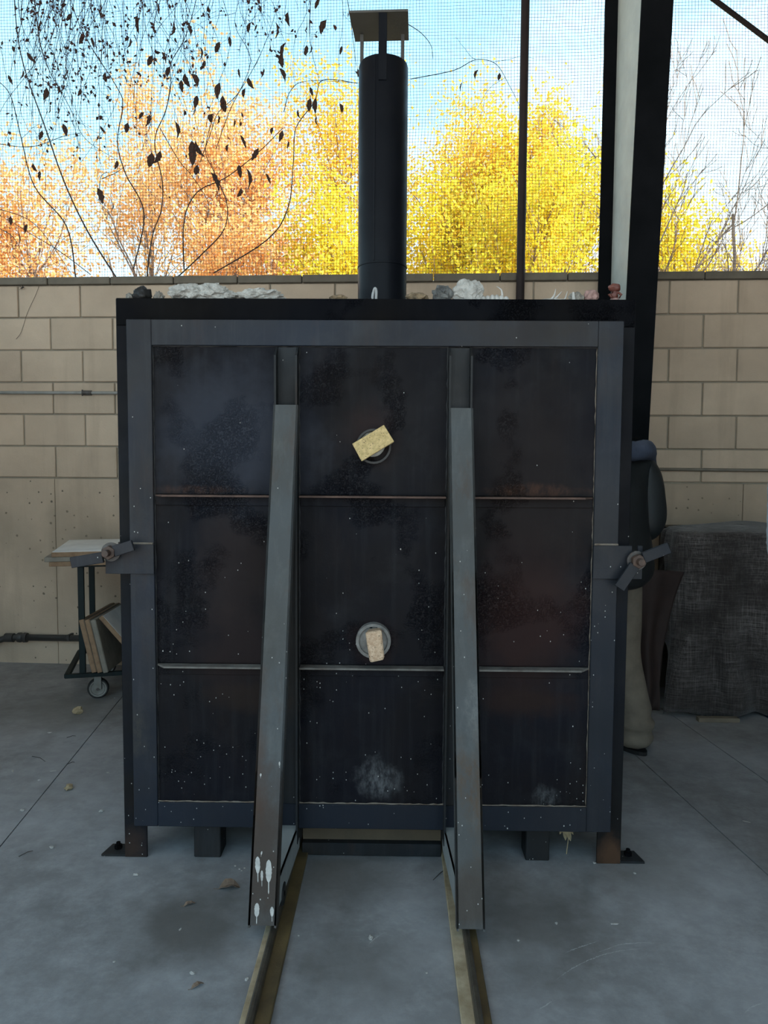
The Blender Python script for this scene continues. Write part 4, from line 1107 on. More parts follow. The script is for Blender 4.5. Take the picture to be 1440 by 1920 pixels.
person('person in fuzzy pale blue fleece jacket just entering at the right edge', (1.416, -0.2, 0.0), R(0), J2,
       dict(jacket=M_FLEECE, trousers=M_JEAN), fuzzy=True, hair_long=True)

# ================================================================== CLUTTER ON TOP OF THE KILN
KT = KH + 0.001
def kt(px, py, Y): p = atY(px, py, Y); return p
def width(px0, px1, Y): return atY(px1, 556, Y).x - atY(px0, 556, Y).x
def topz(px, py, Y): return atY(px, py, Y).z
M_BLACKC = plain('black_cloth', (0.018, 0.018, 0.018), (0.01, 0.01, 0.01), 30, 0.6)
M_STONE = plain('grey_stone', (0.34, 0.32, 0.28), (0.16, 0.15, 0.13), 40, 0.9, bump=0.6)
M_TANCHIP = plain('tan_chip', (0.34, 0.25, 0.15), (0.10, 0.08, 0.055), 35, 0.9, bump=0.6)
M_FOIL = plain('blackened_shard', (0.22, 0.23, 0.22), (0.035, 0.035, 0.035), 30, 0.7, bump=0.8)
M_BONE = plain('white_glazed_clay', (0.62, 0.61, 0.58), (0.42, 0.41, 0.38), 30, 0.6)
M_PINK = plain('pink_clay', (0.42, 0.27, 0.24), (0.28, 0.17, 0.15), 30, 0.8)
M_REDC = plain('red_clay', (0.20, 0.065, 0.045), (0.09, 0.03, 0.024), 40, 0.5)
M_SILV = plain('silver_paint', (0.45, 0.47, 0.48), (0.26, 0.27, 0.27), 40, 0.45)
def lump(name, label, cat, px0, px1, pytop, Y, dep, mat, seed, rough=0.3, sub=3, freq=2.0, smooth=False):
    x0 = atY(px0, 556, Y).x; x1 = atY(px1, 556, Y).x; zt = topz((px0 + px1) / 2, pytop, Y)
    h = zt - KT
    o = MB().blob((0, 0, h * 0.42), ((x1 - x0), dep, h * 1.25), seed, rough, sub, freq, 0.66).build(name, mat, None, smooth, loc=((x0 + x1) / 2, Y, KT + 0.0005))
    mn = min(v.co.z for v in o.data.vertices); o.location.z -= mn
    return tag(o, label, cat)
lump('crumpled_glove', 'black crumpled glove lying on the left end of the kiln top', 'glove', 250, 284, 539, 0.05, 0.06, M_BLACKC, 3, 0.45, 3, 2.6, True)
lump('stone_chip', 'small flat grey stone beside the black glove', 'stone', 236, 252, 551, 0.05, 0.04, M_STONE, 8, 0.3)
lump('stone_chip', 'small grey stone between the black glove and the white fibre', 'stone', 289, 308, 548, 0.045, 0.03, M_STONE, 11, 0.4)
# torn fibre blanket: a long ragged slab
fb = thing('fibre_blanket_piece', 'long torn piece of white ceramic fibre blanket on the kiln top', 'fibre blanket', (atY(380, 556, 0.06).x, 0.06, KT))
w_ = width(319, 439, 0.06); h_ = topz(380, 533, 0.06) - KT
o = MB().blob((-w_ * 0.22, 0, h_ * 0.46), (w_ * 0.58, 0.09, h_ * 1.02), 21, 0.30, 4, 2.2, 0.86).blob((w_ * 0.10, 0.0, h_ * 0.50), (w_ * 0.62, 0.075, h_ * 1.08), 22, 0.26, 4, 2.4, 0.88).build('torn_batt', M_FIBRE, fb)
o = MB().blob((w_ * 0.42, 0.01, h_ * 0.34), (w_ * 0.24, 0.07, h_ * 0.72), 24, 0.35, 3, 2.4, 0.86).build('torn_flap', M_FIBRE, fb)
lump('fibre_chunk', 'low white chunk of ceramic fibre right of the long torn piece', 'fibre blanket', 441, 527, 544, 0.06, 0.08, M_FIBRE, 31, 0.45, 4, 2.4)
lump('clay_chip', 'flat tan chip lying near the foot of the flue', 'chip', 617, 650, 553.5, 0.04, 0.04, M_TANCHIP, 41, 0.3)
lump('clay_shard', 'tan and black clay shard just right of the flue', 'shard', 760, 804, 550, 0.045, 0.06, M_TANCHIP, 43, 0.35)
hk = thing('metal_hook', 'silver metal eye hook sticking up before the flue', 'hook', (atY(702, 556, 0.05).x, 0.05, KT))
hz = topz(702, 539, 0.05) - KT
MB().tube(spline([(-0.006, 0, 0), (-0.005, 0, hz * 0.5), (0.001, 0, hz * 0.93), (0.006, 0, hz * 0.75), (0.005, 0.002, 0.0)], 5), 0.0045, 8).build('eye', M_SILV, hk, True)
MB().blob((-0.016, 0, 0.006), (0.022, 0.03, 0.014), 5, 0.3, 2, 2, 0.8).build('base', M_FRAME, hk)
lump('blackened_shard', 'grey blackened crumpled shard left of the large white fibre lump', 'shard', 811, 846, 538, 0.05, 0.05, M_FOIL, 52, 0.45, 3, 1.6)
lump('fibre_lump', 'large white frayed lump of fibre on the kiln top right of the flue', 'fibre blanket', 848, 907, 528, 0.06, 0.07, M_FIBRE, 55, 0.30, 4, 1.8)
sh = thing('clay_snail', 'white ribbed clay piece with one curved horn beside the rusty post', 'ceramic piece', (atY(930, 556, 0.05).x, 0.05, KT))
w2 = width(904, 960, 0.05)
m = MB()
for i in range(6):
    f = i / 5
    m.blob((-w2 * 0.42 + f * w2 * 0.75, 0, 0.007), (0.022, 0.04, 0.026 + 0.010 * math.sin(PI * f)), 60 + i, 0.12, 2, 2, 0.55)
m.build('ribbed_body', M_BONE, sh, True)
hh = topz(935, 537, 0.05) - KT
MB().tube(spline([(0.012, 0, 0.010), (0.020, 0, 0.022), (0.016, 0, hh * 0.8), (0.001, 0, hh)], 5), [0.0055 - 0.0045 * i / 15 for i in range(16)], 8).build('horn', M_BONE, sh, True)
an = thing('clay_antlers', 'white clay piece with three curved antler prongs', 'ceramic piece', (atY(1038, 556, 0.05).x, 0.05, KT))
MB().blob((0, 0, 0.005), (width(1010, 1062, 0.05), 0.05, 0.014), 71, 0.3, 3, 2.4, 0.7).build('base', M_BONE, an)
for (a, b, c) in (((-0.012, 0.006), (0.002, 0.024), (0.006, 0.044)), ((-0.004, 0.006), (0.012, 0.020), (0.026, 0.036)), ((0.020, 0.006), (0.036, 0.012), (0.044, 0.037))):
    MB().tube(spline([(a[0], 0, a[1]), (b[0], 0, b[1]), (c[0], 0, c[1])], 6), [0.0046 - 0.0038 * i / 12 for i in range(13)], 8).build('prong', M_BONE, an, True)
lump('grey_shard', 'small grey shard between the antler piece and pink clay', 'shard', 1066, 1094, 551, 0.05, 0.04, M_STONE, 81, 0.4)
p = atY(1073, 556, 0.05); tag(MB().prism([(-0.004, 0, 0), (0.007, 0, 0), (0.002, 0, 0.030), (-0.004, 0, 0.031)], (0, 0.008, 0), 0.001).build('upright_chip', M_BONE, None, loc=(p.x, 0.03, KT)), 'tiny white chip standing upright near the pink clay', 'chip')
lump('pink_clay', 'pale pink folded clay piece left of the red figurine', 'ceramic piece', 1094, 1122, 545, 0.05, 0.05, M_PINK, 84, 0.4, 3, 1.8)
fg = thing('clay_figurine', 'small glossy red-brown clay figurine at the right end of the kiln top', 'figurine', (atY(1152, 556, 0.05).x, 0.05, KT))
hh = topz(1152, 532, 0.05) - KT
MB().blob((0, 0, hh * 0.10), (0.036, 0.03, hh * 0.34), 91, 0.2, 3, 2, 0.6).build('base', M_PINK, fg, True)
MB().blob((0, 0, hh * 0.42), (0.024, 0.022, hh * 0.5), 92, 0.2, 3).build('body', M_REDC, fg, True)
MB().blob((0, 0, hh * 0.80), (0.038, 0.03, hh * 0.42), 93, 0.22, 3).build('head', M_REDC, fg, True)
for s in (-1, 1): MB().tube([(s * 0.008, -0.006, hh * 0.55), (s * 0.019, -0.008, hh * 0.40), (s * 0.012, -0.012, hh * 0.22)], [0.004, 0.0045, 0.003], 7).build('arm', M_REDC, fg, True)

# ================================================================== BITS ON THE FLOOR
M_CHIPW = plain('plaster_chip', (0.55, 0.53, 0.49), (0.38, 0.36, 0.33), 60, 0.9)
M_CHIPT = plain('tan_fragment', (0.42, 0.33, 0.20), (0.28, 0.21, 0.12), 40, 0.9)
M_DLEAF = plain('dead_leaf', (0.24, 0.17, 0.12), (0.15, 0.10, 0.07), 40, 0.85)
def floor_bit(name, label, cat, px, py, w, d, h, mat, seed, group=None):
    p = atZ(px, py, 0.0)
    o = MB().blob((0, 0, h / 2), (w, d, h), seed, 0.5, 2, 1.8, 0.8).build(name, mat, None, loc=(p.x, p.y, 0))
    mn = min(v.co.z for v in o.data.vertices); o.location.z = -mn
    o.rotation_euler.z = seed * 1.3
    return tag(o, label, cat, group)
floor_bit('tan_fragment', 'upright tan fragment on the floor before the caster', 'fragment', 146, 1339, 0.050, 0.03, 0.045, M_CHIPT, 5)
floor_bit('clay_pebble', 'round pale clay pebble on the floor left of the kiln', 'pebble', 129, 1480, 0.036, 0.03, 0.022, M_CHIPT, 6)
chips = [(93, 1374, .022, .008), (250, 1448, .014, .008), (202, 1449, .016, .007), (190, 1522, .018, .016), (42, 1520, .018, .014), (73, 1463, .012, .010), (97, 1590, .016, .014),
         (255, 1641, .018, .012), (338, 1743, .014, .006), (361, 1826, .016, .010), (214, 1804, .008, .006), (24, 1446, .030, .008), (99, 1446, .026, .006), (441, 1624, .007, .007),
         (449, 1630, .008, .007), (459, 1628, .008, .006), (453, 1633, .006, .006), (1114, 1619, .012, .010), (972, 1764, .010, .008), (1152, 1733, .022, .006), (1043, 1732, .012, .008),
         (1400, 1541, .030, .006), (215, 1309, .012, .008), (1190, 1638, .010, .008), (800, 1825, .006, .006), (695, 1760, .020, .014), (560, 1755, .006, .005), (463, 1837, .012, .01)]
CHIP_LABELS = ['flat plaster chip on the floor below the tan fragment',
    'small plaster chip close beside the left upright of the kiln',
    'plaster chip a little left of the kiln, level with the round pebble',
    'plaster chip midway between the round pebble and the left anchor plate',
    'plaster chip lying on the left floor joint',
    'small chip above the left floor joint, left of the round pebble',
    'plaster chip left of the left anchor plate',
    'plaster chip on the floor right below the left kiln foot',
    'plaster sliver below the narrow dried leaf',
    'plaster chip above the narrow leaf near the left rail',
    'tiny lone plaster speck in the open floor at lower left',
    'longest plaster sliver at the far left edge',
    'long plaster sliver right of the one at the far left edge',
    'leftmost of four plaster crumbs behind the left brace',
    'second from left of four plaster crumbs behind the left brace',
    'rightmost of four plaster crumbs behind the left brace',
    'lowest of four plaster crumbs behind the left brace',
    'plaster chip touching the right kiln foot', "plaster chip right of the right rail's upper end", 'thin plaster sliver below the right anchor plate',
    'plaster chip between the right rail and the thin sliver',
    'plaster sliver near the right edge above the right floor joint',
    'plaster chip on the floor beside the trolley caster',
    'small plaster chip just under the right anchor plate',
    'tiny plaster speck between the rails at bottom right',
    'largest plaster chip between the two rails',
    'tiny plaster speck beside the left rail between the rails',
    'plaster chip touching the outside of the left rail']
for i, (px, py, w, d) in enumerate(chips):
    floor_bit('plaster_chip', CHIP_LABELS[i], 'chip', px, py, w, d, max(0.003, d * 0.5), M_CHIPW, 10 + i, 'plaster chips scattered on the floor')
M_SCUFF = plain('pale_scrape', (0.50, 0.50, 0.49), (0.36, 0.36, 0.36), 50, 0.9, bump=0)
rs_ = random.Random(12)
for path in ([(1042, 1838), (1060, 1824), (1080, 1812), (1105, 1800), (1135, 1789), (1170, 1782), (1212, 1777)], [(1120, 1786), (1160, 1772), (1195, 1768), (1232, 1768)], [(1006, 1894), (1022, 1886), (1038, 1874)],
             [(1060, 1786), (1090, 1775), (1120, 1765)], [(1395, 1900), (1410, 1888), (1432, 1880)], [(690, 1772), (705, 1758), (722, 1748)]):
    pts = spline([atZ(a, b, 0.0002) for a, b in path], 14); L_f, R_f = [], []
    for i, p in enumerate(pts):
        d = (pts[min(i + 1, len(pts) - 1)] - pts[max(i - 1, 0)]).normalized(); n_ = Vector((-d.y, d.x, 0))
        w = 0.0022 * rs_.uniform(0.1, 1.0) * math.sin(PI * (i + 0.6) / (len(pts) + 0.2))
        c = p + n_ * rs_.uniform(-0.0012, 0.0012)
        L_f.append(c + n_ * w); R_f.append(c - n_ * w)
    V = L_f + R_f; k = len(L_f)
    pyd('floor_scrape', V, [(i, i + 1, k + i + 1, k + i) for i in range(k - 1)], M_SCUFF, floor)
def leaf_mesh(L, W, curl, seed, stem=0.25, n=7):
    """lobed, curled leaf with thickness; tip towards +Y"""
    rg = random.Random(seed); V = []; Fc = []
    for i in range(n + 1):
        t = i / n; w = W * math.sin(PI * min(1, t ** 0.75)) ** 0.8 * (0.88 if i % 2 else 1.05) * rg.uniform(0.85, 1.1) / 2 + 0.0008
        z = curl * L * (t * (1 - t)) * 2 + rg.uniform(-0.02, 0.02) * L
        y = L * t
        V += [(-w, y, z + curl * w * 1.2), (0, y, z), (w, y, z + curl * w * rg.uniform(0.6, 1.6))]
    for i in range(n):
        a = i * 3
        Fc += [(a, a + 1, a + 4, a + 3), (a + 1, a + 2, a + 5, a + 4)]
    b = len(V); s = L * stem; r = L * 0.012
    V += [(-r, 0, 0), (r, 0, 0), (r, -s, s * 0.15), (-r, -s, s * 0.15)]; Fc.append((b, b + 1, b + 2, b + 3))
    return V, Fc
def floor_leaf(px, py, L, W, rz, label, seed):
    p = atZ(px, py, 0); V, Fc = leaf_mesh(L, W, 0.35, seed)
    mn = min(v[2] for v in V)
    V = [(v[0], v[1] - L / 2, v[2] - mn) for v in V]
    o = pyd('dead_leaf', V, Fc, M_DLEAF); o.location = (p.x, p.y, 0.001); o.rotation_euler.z = rz
    o.modifiers.new('thickness', 'SOLIDIFY').thickness = 0.001
    tag(o, label, 'leaf')
floor_leaf(430, 1666, 0.065, 0.045, R(-80), 'curled brown dead leaf on the floor left of the left brace', 2)
floor_leaf(355, 1697, 0.035, 0.012, R(-60), 'narrow dried pale leaf on the floor below the curled leaf', 4)
floor_leaf(370, 1850, 0.034, 0.012, R(-50), 'narrow dried leaf on the floor near the left rail', 7)
for i, (a, b) in enumerate((((60, 1418), (85, 1428)), ((35, 1606), (62, 1595)), ((125, 1433), (140, 1429)), ((125, 1383), (142, 1380)), ((835, 1630), (812, 1650)))):
    A, B_ = atZ(*a, 0.002), atZ(*b, 0.002)
    mid = (A + B_) / 2
    o = MB().tube([A - mid, Vector((0.004, 0.006, 0.003)), B_ - mid], [0.0012, 0.0013, 0.0008], 5).build('dry_twig', M_TWIG, None, loc=mid)
    tag(o, ('dark dry twig left of the round pebble on the floor', 'long dry twig at the lower left near the left floor joint', 'short dry twig upper right of the round pebble', 'pale short dry twig below the tan fragment', 'curved dry twig beside the right rail between the rails')[i], 'twig', 'dry twigs on the floor')
# dried plant tuft under the right of the door
tf = thing('dried_tuft', 'pale dried leaf tuft caught under the kiln door at right', 'dried plant', (0.66, 0.06, 0.0))
for i in range(6):
    V, Fc = leaf_mesh(0.07, 0.028, 0.4, 50 + i)
    o = pyd('dry_leaf', V, Fc, M_CHIPT, tf); o.location = (-0.03 + 0.012 * i, 0.0, 0.122); o.rotation_euler = (R(-100 + 15 * math.sin(i * 2)), R(-60 + 24 * i), 0)
MB().tube([(0, 0, 0.0), (0.006, 0, 0.06), (0, 0, 0.125)], 0.0018, 5).build('stalk', M_CHIPT, tf)
# ================================================================== OUTDOORS: TREES
M_BARK = plain('bark', (0.30, 0.23, 0.19), (0.17, 0.13, 0.11), 10, 0.9)
def leaf_mat(name, cols, trans=0.45):
    m = bpy.data.materials.new(name); m.use_nodes = True; nt = m.node_tree; nt.nodes.clear(); g = N(nt)
    out = g.node('ShaderNodeOutputMaterial')
    geo = g.node('ShaderNodeNewGeometry')
    n = len(cols)
    c = g.ramp(geo.outputs['Random Per Island'], [(i / (n - 1), cols[i]) for i in range(n)])
    d = g.node('ShaderNodeBsdfDiffuse'); t = g.node('ShaderNodeBsdfTranslucent'); mx = g.node('ShaderNodeMixShader')
    g.link(c, d.inputs[0]); g.link(c, t.inputs[0]); mx.inputs[0].default_value = trans
    g.link(d.outputs[0], mx.inputs[1]); g.link(t.outputs[0], mx.inputs[2]); g.link(mx.outputs[0], out.inputs[0])
    return m
M_LORANGE = leaf_mat('orange_leaves', [(0.88, 0.46, 0.16), (0.93, 0.58, 0.25), (0.84, 0.42, 0.15), (0.95, 0.68, 0.36), (0.92, 0.62, 0.22)])
M_LYELLOW = leaf_mat('yellow_leaves', [(0.85, 0.68, 0.05), (0.90, 0.76, 0.08), (0.72, 0.68, 0.06), (0.93, 0.62, 0.08), (0.88, 0.80, 0.14)])
M_LMIX = leaf_mat('amber_leaves', [(0.88, 0.58, 0.07), (0.90, 0.66, 0.10), (0.85, 0.48, 0.07), (0.92, 0.74, 0.16)])
M_LDARK = leaf_mat('dry_vine_leaves', [(0.05, 0.028, 0.026), (0.10, 0.04, 0.04), (0.06, 0.04, 0.03), (0.13, 0.05, 0.045)], 0.3)

def grow(rng, base, height, r0, levels, upright, spread, nk):
    """returns list of polylines (pts, r_start, r_end, level)"""
    out = []
    def br(p, d, L, r, lev):
        n = 5; pts = [p]; q = p.copy(); dd = d.copy()
        for i in range(n):
            dd = (dd + Vector((rng.gauss(0, 1), rng.gauss(0, 1), rng.gauss(0, 0.6))) * 0.13 + Vector((0, 0, upright * 0.09))).normalized()
            q = q + dd * (L / n); pts.append(q.copy())
        out.append((pts, r, r * 0.45, lev))
        if lev >= levels: return
        for k in range(nk[lev]):
            t = (0.25 + 0.75 * rng.random() ** 0.7) if lev == 0 else rng.uniform(0.2, 1.0); i = min(n - 1, int(t * n)); s = pts[i].lerp(pts[i + 1], t * n - i)
            ax = (pts[i + 1] - pts[i]).normalized()
            a = rng.uniform(0, 2 * PI); u = ax.cross(Vector((math.cos(a), math.sin(a), 0.3))).normalized()
            ang = R(rng.uniform(*spread))
            nd = (ax * math.cos(ang) + u * math.sin(ang)); nd.z = nd.z * (1 - 0.2 * upright) + 0.25 * upright; nd.normalize()
            br(s, nd, L * rng.uniform(0.42, 0.62) * ((1.15 - 0.65 * t) if lev == 0 else 1.0), r * (1 - 0.5 * t) * 0.55, lev + 1)
    br(base, Vector((rng.uniform(-0.05, 0.05), 0, 1)).normalized(), height, r0, 0)
    return out
def tubes(segs, minr=0.004):
    V = []; Fc = []
    ref = Vector((0.3, 0.2, 0.93))
    for pts, ra, rb_, lev in segs:
        n = 6 if lev == 0 else (4 if lev == 1 else 3); m = len(pts); b0 = len(V)
        for i, p in enumerate(pts):
            d = (pts[min(i + 1, m - 1)] - pts[max(i - 1, 0)]).normalized(); u = d.cross(ref)
            if u.length < 1e-3: u = Vector((1, 0, 0))
            u.normalize(); w = d.cross(u); r = max(minr, ra + (rb_ - ra) * i / (m - 1))
            for k in range(n): V.append(p + (u * math.cos(2 * PI * k / n) + w * math.sin(2 * PI * k / n)) * r)
        for i in range(m - 1):
            for k in range(n):
                a = b0 + i * n + k; b = b0 + i * n + (k + 1) % n
                Fc.append((a, b, b + n, a + n))
    return V, Fc
def leaves(pos, size, seed, droop=0.3):
    rs = np.random.default_rng(seed); n = len(pos); P = np.array(pos)
    a = rs.normal(size=(n, 3)); a[:, 2] -= droop; a /= np.linalg.norm(a, axis=1)[:, None]
    b = rs.normal(size=(n, 3)); b -= (a * b).sum(1)[:, None] * a; b /= np.linalg.norm(b, axis=1)[:, None]
    c = np.cross(a, b); s = size * rs.uniform(0.6, 1.25, n)[:, None]
    V = np.stack([P - a * s * 0.5, P + b * s * 0.30 + c * s * 0.06, P + a * s * 0.5, P - b * s * 0.30 + c * s * 0.06], 1).reshape(-1, 3)
    return V.tolist(), [(4 * i, 4 * i + 1, 4 * i + 2, 4 * i + 3) for i in range(n)]
def tree(name, label, px, ytop, Y, seed, mat, nleaf, size=0.085, r0=0.09, spread=(22, 48), upright=0.8, sig=0.16, levels=3, nk=(9, 6, 4), zmin=1.6, group='autumn trees beyond the wall', stretch=1.0):
    rng = random.Random(seed)
    top = atY(px, ytop, Y); base = Vector((top.x, Y, -0.2))
    t = thing(name, label, 'tree', base, 0, group)
    H = (top.z + 0.2)
    segs = grow(rng, Vector((0, 0, 0)), H * 0.80, r0, levels, upright, spread, nk)
    zz = sorted(p.z for pts, a, b, l in segs if l >= 1 for p in pts); kz = H / zz[int(len(zz) * 0.985)]
    segs = [([Vector((p.x * stretch, p.y * stretch, p.z * kz)) for p in pts], a, b, l) for pts, a, b, l in segs]
    V, Fc = tubes([s for s in segs if s[3] == 0]); pyd('trunk', V, Fc, M_BARK, t, True)
    V, Fc = tubes([s for s in segs if 0 < s[3] <= (2 if nleaf else 9)]); o = pyd('branches', V, Fc, M_BARK, t); o['kind'] = 'stuff'
    if nleaf:
        cand = [s for s in segs if s[3] >= 2 or (s[3] == 1 and rng.random() < 0.3)]
        pos = []; zl = zmin + 0.2
        while len(pos) < nleaf:
            pts, _, _, lev = rng.choice(cand); i = rng.randrange(len(pts) - 1); p = pts[i].lerp(pts[i + 1], rng.random())
            q = p + Vector((rng.gauss(0, sig), rng.gauss(0, sig), rng.gauss(0, sig)))
            if q.z < zl: 
                if rng.random() < 0.8: continue
            pos.append(tuple(q))
        V, Fc = leaves(pos, size, seed)
        o = pyd('foliage', V, Fc, mat, t); o['kind'] = 'stuff'
    return t
TREES = [
    # name, label, px, ytop, Y, seed, mat, n
    ('orange_tree', 'low orange-leaved tree at the far left behind the wall', -30, 400, 9.0, 1, M_LORANGE, 5200),
    ('orange_tree', 'tallest orange tree behind the hanging creeper, left of centre', 235, 150, 10.0, 2, M_LORANGE, 6500),
    ('orange_tree', 'orange tree between the tallest orange tree and the far left one', 110, 330, 8.5, 3, M_LORANGE, 5200),
    ('orange_tree', 'pale orange tree midway between the creeper and the flue', 400, 200, 9.5, 4, M_LORANGE, 7500),
    ('orange_tree', 'second orange tree left of the flue', 520, 215, 8.8, 5, M_LORANGE, 7500),
    ('orange_tree', 'amber tree standing directly behind the flue pipe', 640, 190, 10.5, 6, M_LMIX, 6500),
    ('yellow_tree', 'tall golden yellow tree just right of the flue', 800, 150, 10.0, 7, M_LMIX, 5200),
    ('yellow_tree', 'dense yellow-green tree between the flue and rusty post', 860, 275, 8.5, 8, M_LYELLOW, 8500),
    ('yellow_tree', 'golden tree directly behind the rusty post', 945, 230, 9.5, 9, M_LMIX, 6500),
    ('yellow_tree', 'yellow tree between the rusty post and the steel column', 1040, 215, 9.0, 10, M_LYELLOW, 7000),
    ('yellow_tree', 'yellow tree partly hidden by the steel column', 1115, 350, 8.2, 11, M_LYELLOW, 5500),
    ('yellow_tree', 'low yellow tree showing right of the steel column', 1265, 400, 9.6, 12, M_LYELLOW, 5500),
    ('orange_tree', 'low amber bush at the far right behind the wall', 1400, 470, 10.5, 13, M_LMIX, 4200),
    ('yellow_tree', 'yellow tree low behind the flue base', 700, 400, 8.0, 14, M_LYELLOW, 6000),
    ('orange_tree', 'low orange tree behind the white fibre pieces', 320, 380, 7.8, 15, M_LORANGE, 5200),
]
for (nm, lab, px, yt, Y, sd, mt, nl) in TREES:
    low = yt > 300
    tree(nm, lab, px, yt, Y, sd, mt, int(nl * (1.15 if 'orange' in nm else 1.8)), 0.068, 0.05, nk=(14, 6, 4), upright=0.9, sig=0.15, stretch=0.62 if not low else 0.85)
tree('bare_tree', 'leafless grey tree with fine branching twigs at the upper right', 1340, 95, 7.6, 41, None, 0, r0=0.085, spread=(20, 50), upright=0.6, levels=4, nk=(13, 5, 4, 3), group=None, stretch=0.8)
tree('bare_tree', 'second slimmer leafless tree at the right edge', 1490, 230, 8.2, 37, None, 0, r0=0.05, spread=(18, 46), upright=0.7, levels=4, nk=(7, 4, 4, 3), group=None, stretch=0.7)

# ================================================================== HANGING CREEPER on the netting, upper left
M_VSTEM = plain('creeper_stem', (0.085, 0.055, 0.050), (0.05, 0.033, 0.03), 12, 0.85, bump=0)
vine = thing('hanging_creeper', 'tangled bare creeper with dark red dried leaves hanging behind the netting at upper left', 'creeper')
vine.location = WO; vine.rotation_euler = (0, 0, WANG)
def vp(px, py, off):
    x, z = wl(px, py, off); return Vector((x, off, z))
main = [[(220, 524), (165, 435), (120, 340), (85, 240), (45, 125), (30, 40), (24, -70)],
        [(142, 522), (125, 425), (65, 350), (40, 260), (20, 180), (-6, 150)],
        [(275, 522), (285, 445), (302, 395), (304, 340), (290, 265), (310, 210), (320, 160), (320, 120), (345, 75), (360, 30), (382, -60)],
        [(250, 505), (270, 400), (235, 325), (220, 265), (230, 200), (220, 165), (150, 50), (120, -60)],
        [(330, 522), (380, 475), (420, 430), (425, 380), (400, 320), (385, 280), (402, 210)],
        [(345, 505), (345, 415), (370, 360), (425, 332), (485, 285), (530, 240)],
        [(400, 512), (500, 450), (540, 390), (550, 300), (555, 240), (590, 190), (605, 150), (670, 156)],
        [(-10, 425), (25, 445), (50, 497)], [(532, 210), (545, 170), (575, 152), (670, 155)],
        [(375, 305), (395, 250), (410, 210), (450, 170), (500, 75), (540, -60)],
        [(-10, 390), (65, 420), (135, 515)], [(405, 280), (430, 210), (470, 115), (440, 40), (470, -60)],
        [(640, -60), (655, 20), (664, 90), (668, 125)], [(770, 148), (850, 132), (892, 112), (930, 120), (955, 160), (975, 200)],
        [(765, 45), (790, 62), (808, 85), (812, 110)], [(170, 515), (110, 470), (60, 440), (20, 415), (-10, 400)],
        [(300, 240), (335, 300), (360, 330), (390, 380), (385, 420)], [(60, -40), (80, 100), (130, 200), (160, 260), (220, 300)],
        [(0, 270), (60, 275), (120, 255), (150, 250)], [(190, 335), (215, 325), (235, 312)], [(590, -60), (580, 60), (598, 150)],
        [(185, 375), (190, 330), (212, 322)]]
rv = random.Random(77)
strands = []
for pl in main:
    off = rv.uniform(0.09, 0.22)
    pts = spline([vp(a, b, off + rv.uniform(-0.02, 0.02)) for a, b in pl], 6)
    r0 = 0.0062 if pl is main[0] else (0.0050 if len(pl) > 5 and pl[0][1] > 500 else 0.0032)
    strands.append((pts, r0, r0 * 0.5, 2))
    if len(pl) >= 5:
        for _ in range(3):          # side twigs
            i = rv.randrange(3, len(pts) - 3); p = pts[i]; d = Vector((rv.uniform(-1, 1), rv.uniform(-0.2, 0.2), rv.uniform(-0.4, 1))).normalized(); q = [p]
            for k in range(6):
                d = (d + Vector((rv.gauss(0, 0.25), rv.gauss(0, 0.1), rv.gauss(0, 0.25)))).normalized(); q.append(q[-1] + d * rv.uniform(0.03, 0.07))
            strands.append((q, 0.0016, 0.0008, 2))
hang = []
for i in range(105):                # fine strands hanging down from the roof edge
    px = min(rv.gauss(165, 125), 660) if rv.random() < 0.75 else rv.uniform(-30, 640)
    off = rv.uniform(0.09, 0.32); p = vp(px, -40, off); p.z = 4.70
    L = rv.uniform(0.7, 1.75) * (1.0 if px < 420 else 0.65); q = [p]; d = Vector((rv.uniform(-0.25, 0.25), 0, -1)).normalized(); n = 16
    for k in range(n):
        d = (d + Vector((rv.gauss(0, 0.17), rv.gauss(0, 0.05), -0.12))).normalized()
        q.append(q[-1] + d * (L / n))
    strands.append((q, 0.0026, 0.0012, 2)); hang.append(q)
    for _ in range(2):
        k0 = rv.randrange(3, n - 1); d2 = Vector((rv.uniform(-1, 1), rv.uniform(-0.2, 0.2), rv.uniform(-1, 0.2))).normalized(); q2 = [q[k0]]
        for k in range(5):
            d2 = (d2 + Vector((rv.gauss(0, 0.3), 0, rv.gauss(0, 0.3) - 0.1))).normalized(); q2.append(q2[-1] + d2 * rv.uniform(0.02, 0.05))
        strands.append((q2, 0.0013, 0.0007, 2)); hang.append(q2)
V, Fc = tubes(strands[:len(main)], 0.0007); pyd('main_stems', V, Fc, M_VSTEM, vine, True)
V, Fc = tubes(strands[len(main):], 0.0007); o = pyd('fine_twigs', V, Fc, M_VSTEM, vine); o['kind'] = 'stuff'
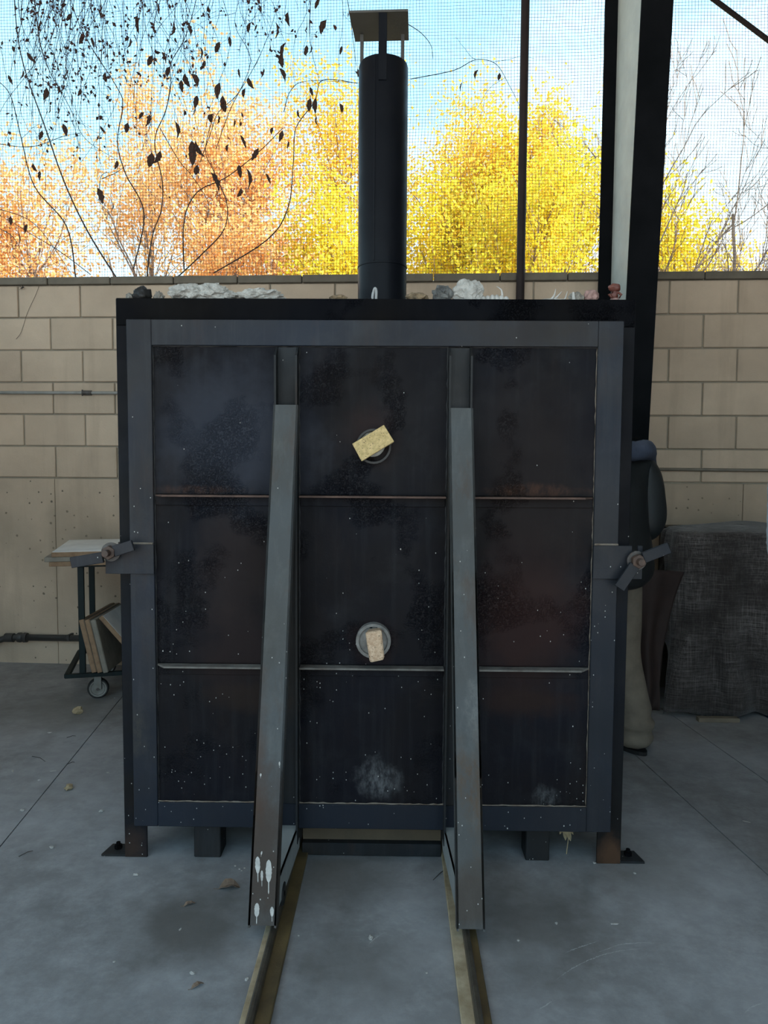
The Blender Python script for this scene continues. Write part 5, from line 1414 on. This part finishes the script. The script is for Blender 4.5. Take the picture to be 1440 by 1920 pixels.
# small leaf scraps along the fine strands
pos = []
for q in hang:
    for k in range(rv.randint(2, 6)):
        p = q[rv.randrange(1, len(q))]
        pos.append((p.x + rv.gauss(0, 0.01), p.y + rv.gauss(0, 0.01), p.z + rv.gauss(0, 0.015)))
V, Fc = leaves(pos, 0.030, 5, 1.2); o = pyd('leaf_scraps', V, Fc, M_LDARK, vine); o['kind'] = 'stuff'
big = [(515,72,45),(488,155,38),(315,135,34),(650,100,30),(705,100,34),(748,190,42),(825,170,36),(940,95,34),(962,100,28),(1030,95,42),(1080,60,42),(1225,90,45),(1150,180,32),(1168,180,30),(1283,180,24),
       (1075,175,50),(1055,215,42),(1045,270,42),(990,265,26),(770,235,24),(572,220,36),(640,260,30),(605,205,32),(715,295,55),(835,380,62),(825,325,44),(740,370,34),(800,440,42),(820,445,38),(655,470,46),
       (720,550,66),(733,545,50),(570,590,52),(602,578,40),(790,665,56),(922,650,58),(895,630,34),(740,630,38),(900,520,40),(858,550,28),(970,570,42),(1060,500,32),(1080,540,28),(1025,485,22),(995,665,38),(905,715,30),
       (365,720,46),(418,765,30),(575,780,18),(930,300,34),(895,265,26),(395,280,30),(465,290,28),(175,340,36),(185,400,38),(235,475,34),(158,500,32),(123,620,30),(150,650,28),(560,440,36),(1165,385,46),(1185,380,42),
       (1163,335,28),(1120,418,24),(1185,445,24),(1272,398,32),(100,205,26),(340,150,26),(70,885,30),(103,850,26),(30,290,26),(680,310,34),(880,455,22),(300,340,30),(268,365,36),(215,330,28),(420,240,30),(690,290,36),
       (500,140,30),(85,270,26),(45,180,24),(270,60,26),(150,90,24),(365,40,26),(590,20,28),(780,30,26),(860,145,26),(920,340,26),(730,410,26),(480,470,30),(375,480,24),(440,610,26),(40,820,26),(1794,270,26),(1734,316,24),(1874,280,22),
       (1200,10,36),(970,25,24),(1340,265,24),(1330,275,22),(540,430,26),(690,420,26)]
lm = []
for k in range(6):
    Vx, Fx = leaf_mesh(1.0, 0.46, (0.15, 0.30, 0.10, 0.40, 0.22, 0.32)[k], 200 + k, 0.4)
    me = bpy.data.meshes.new('creeper_leaf'); me.from_pydata(Vx, [], Fx); me.materials.append(M_LDARK); me.update(); lm.append(me)
for i, (cx_, cy_, s) in enumerate(big):
    off = rv.uniform(0.075, 0.16); p = vp(cx_ / 2, cy_ / 2 - s * 0.18, off); L = s / 2 * 0.0040
    o = link('creeper_leaf', lm[i % 6], vine, p); o.scale = (L * rv.uniform(0.8, 1.15), L * 1.15, L)
    o.rotation_euler = Euler((R(-90 + rv.uniform(-25, 25)), R(rv.uniform(-30, 30)), R(rv.uniform(-70, 70))), 'XYZ')
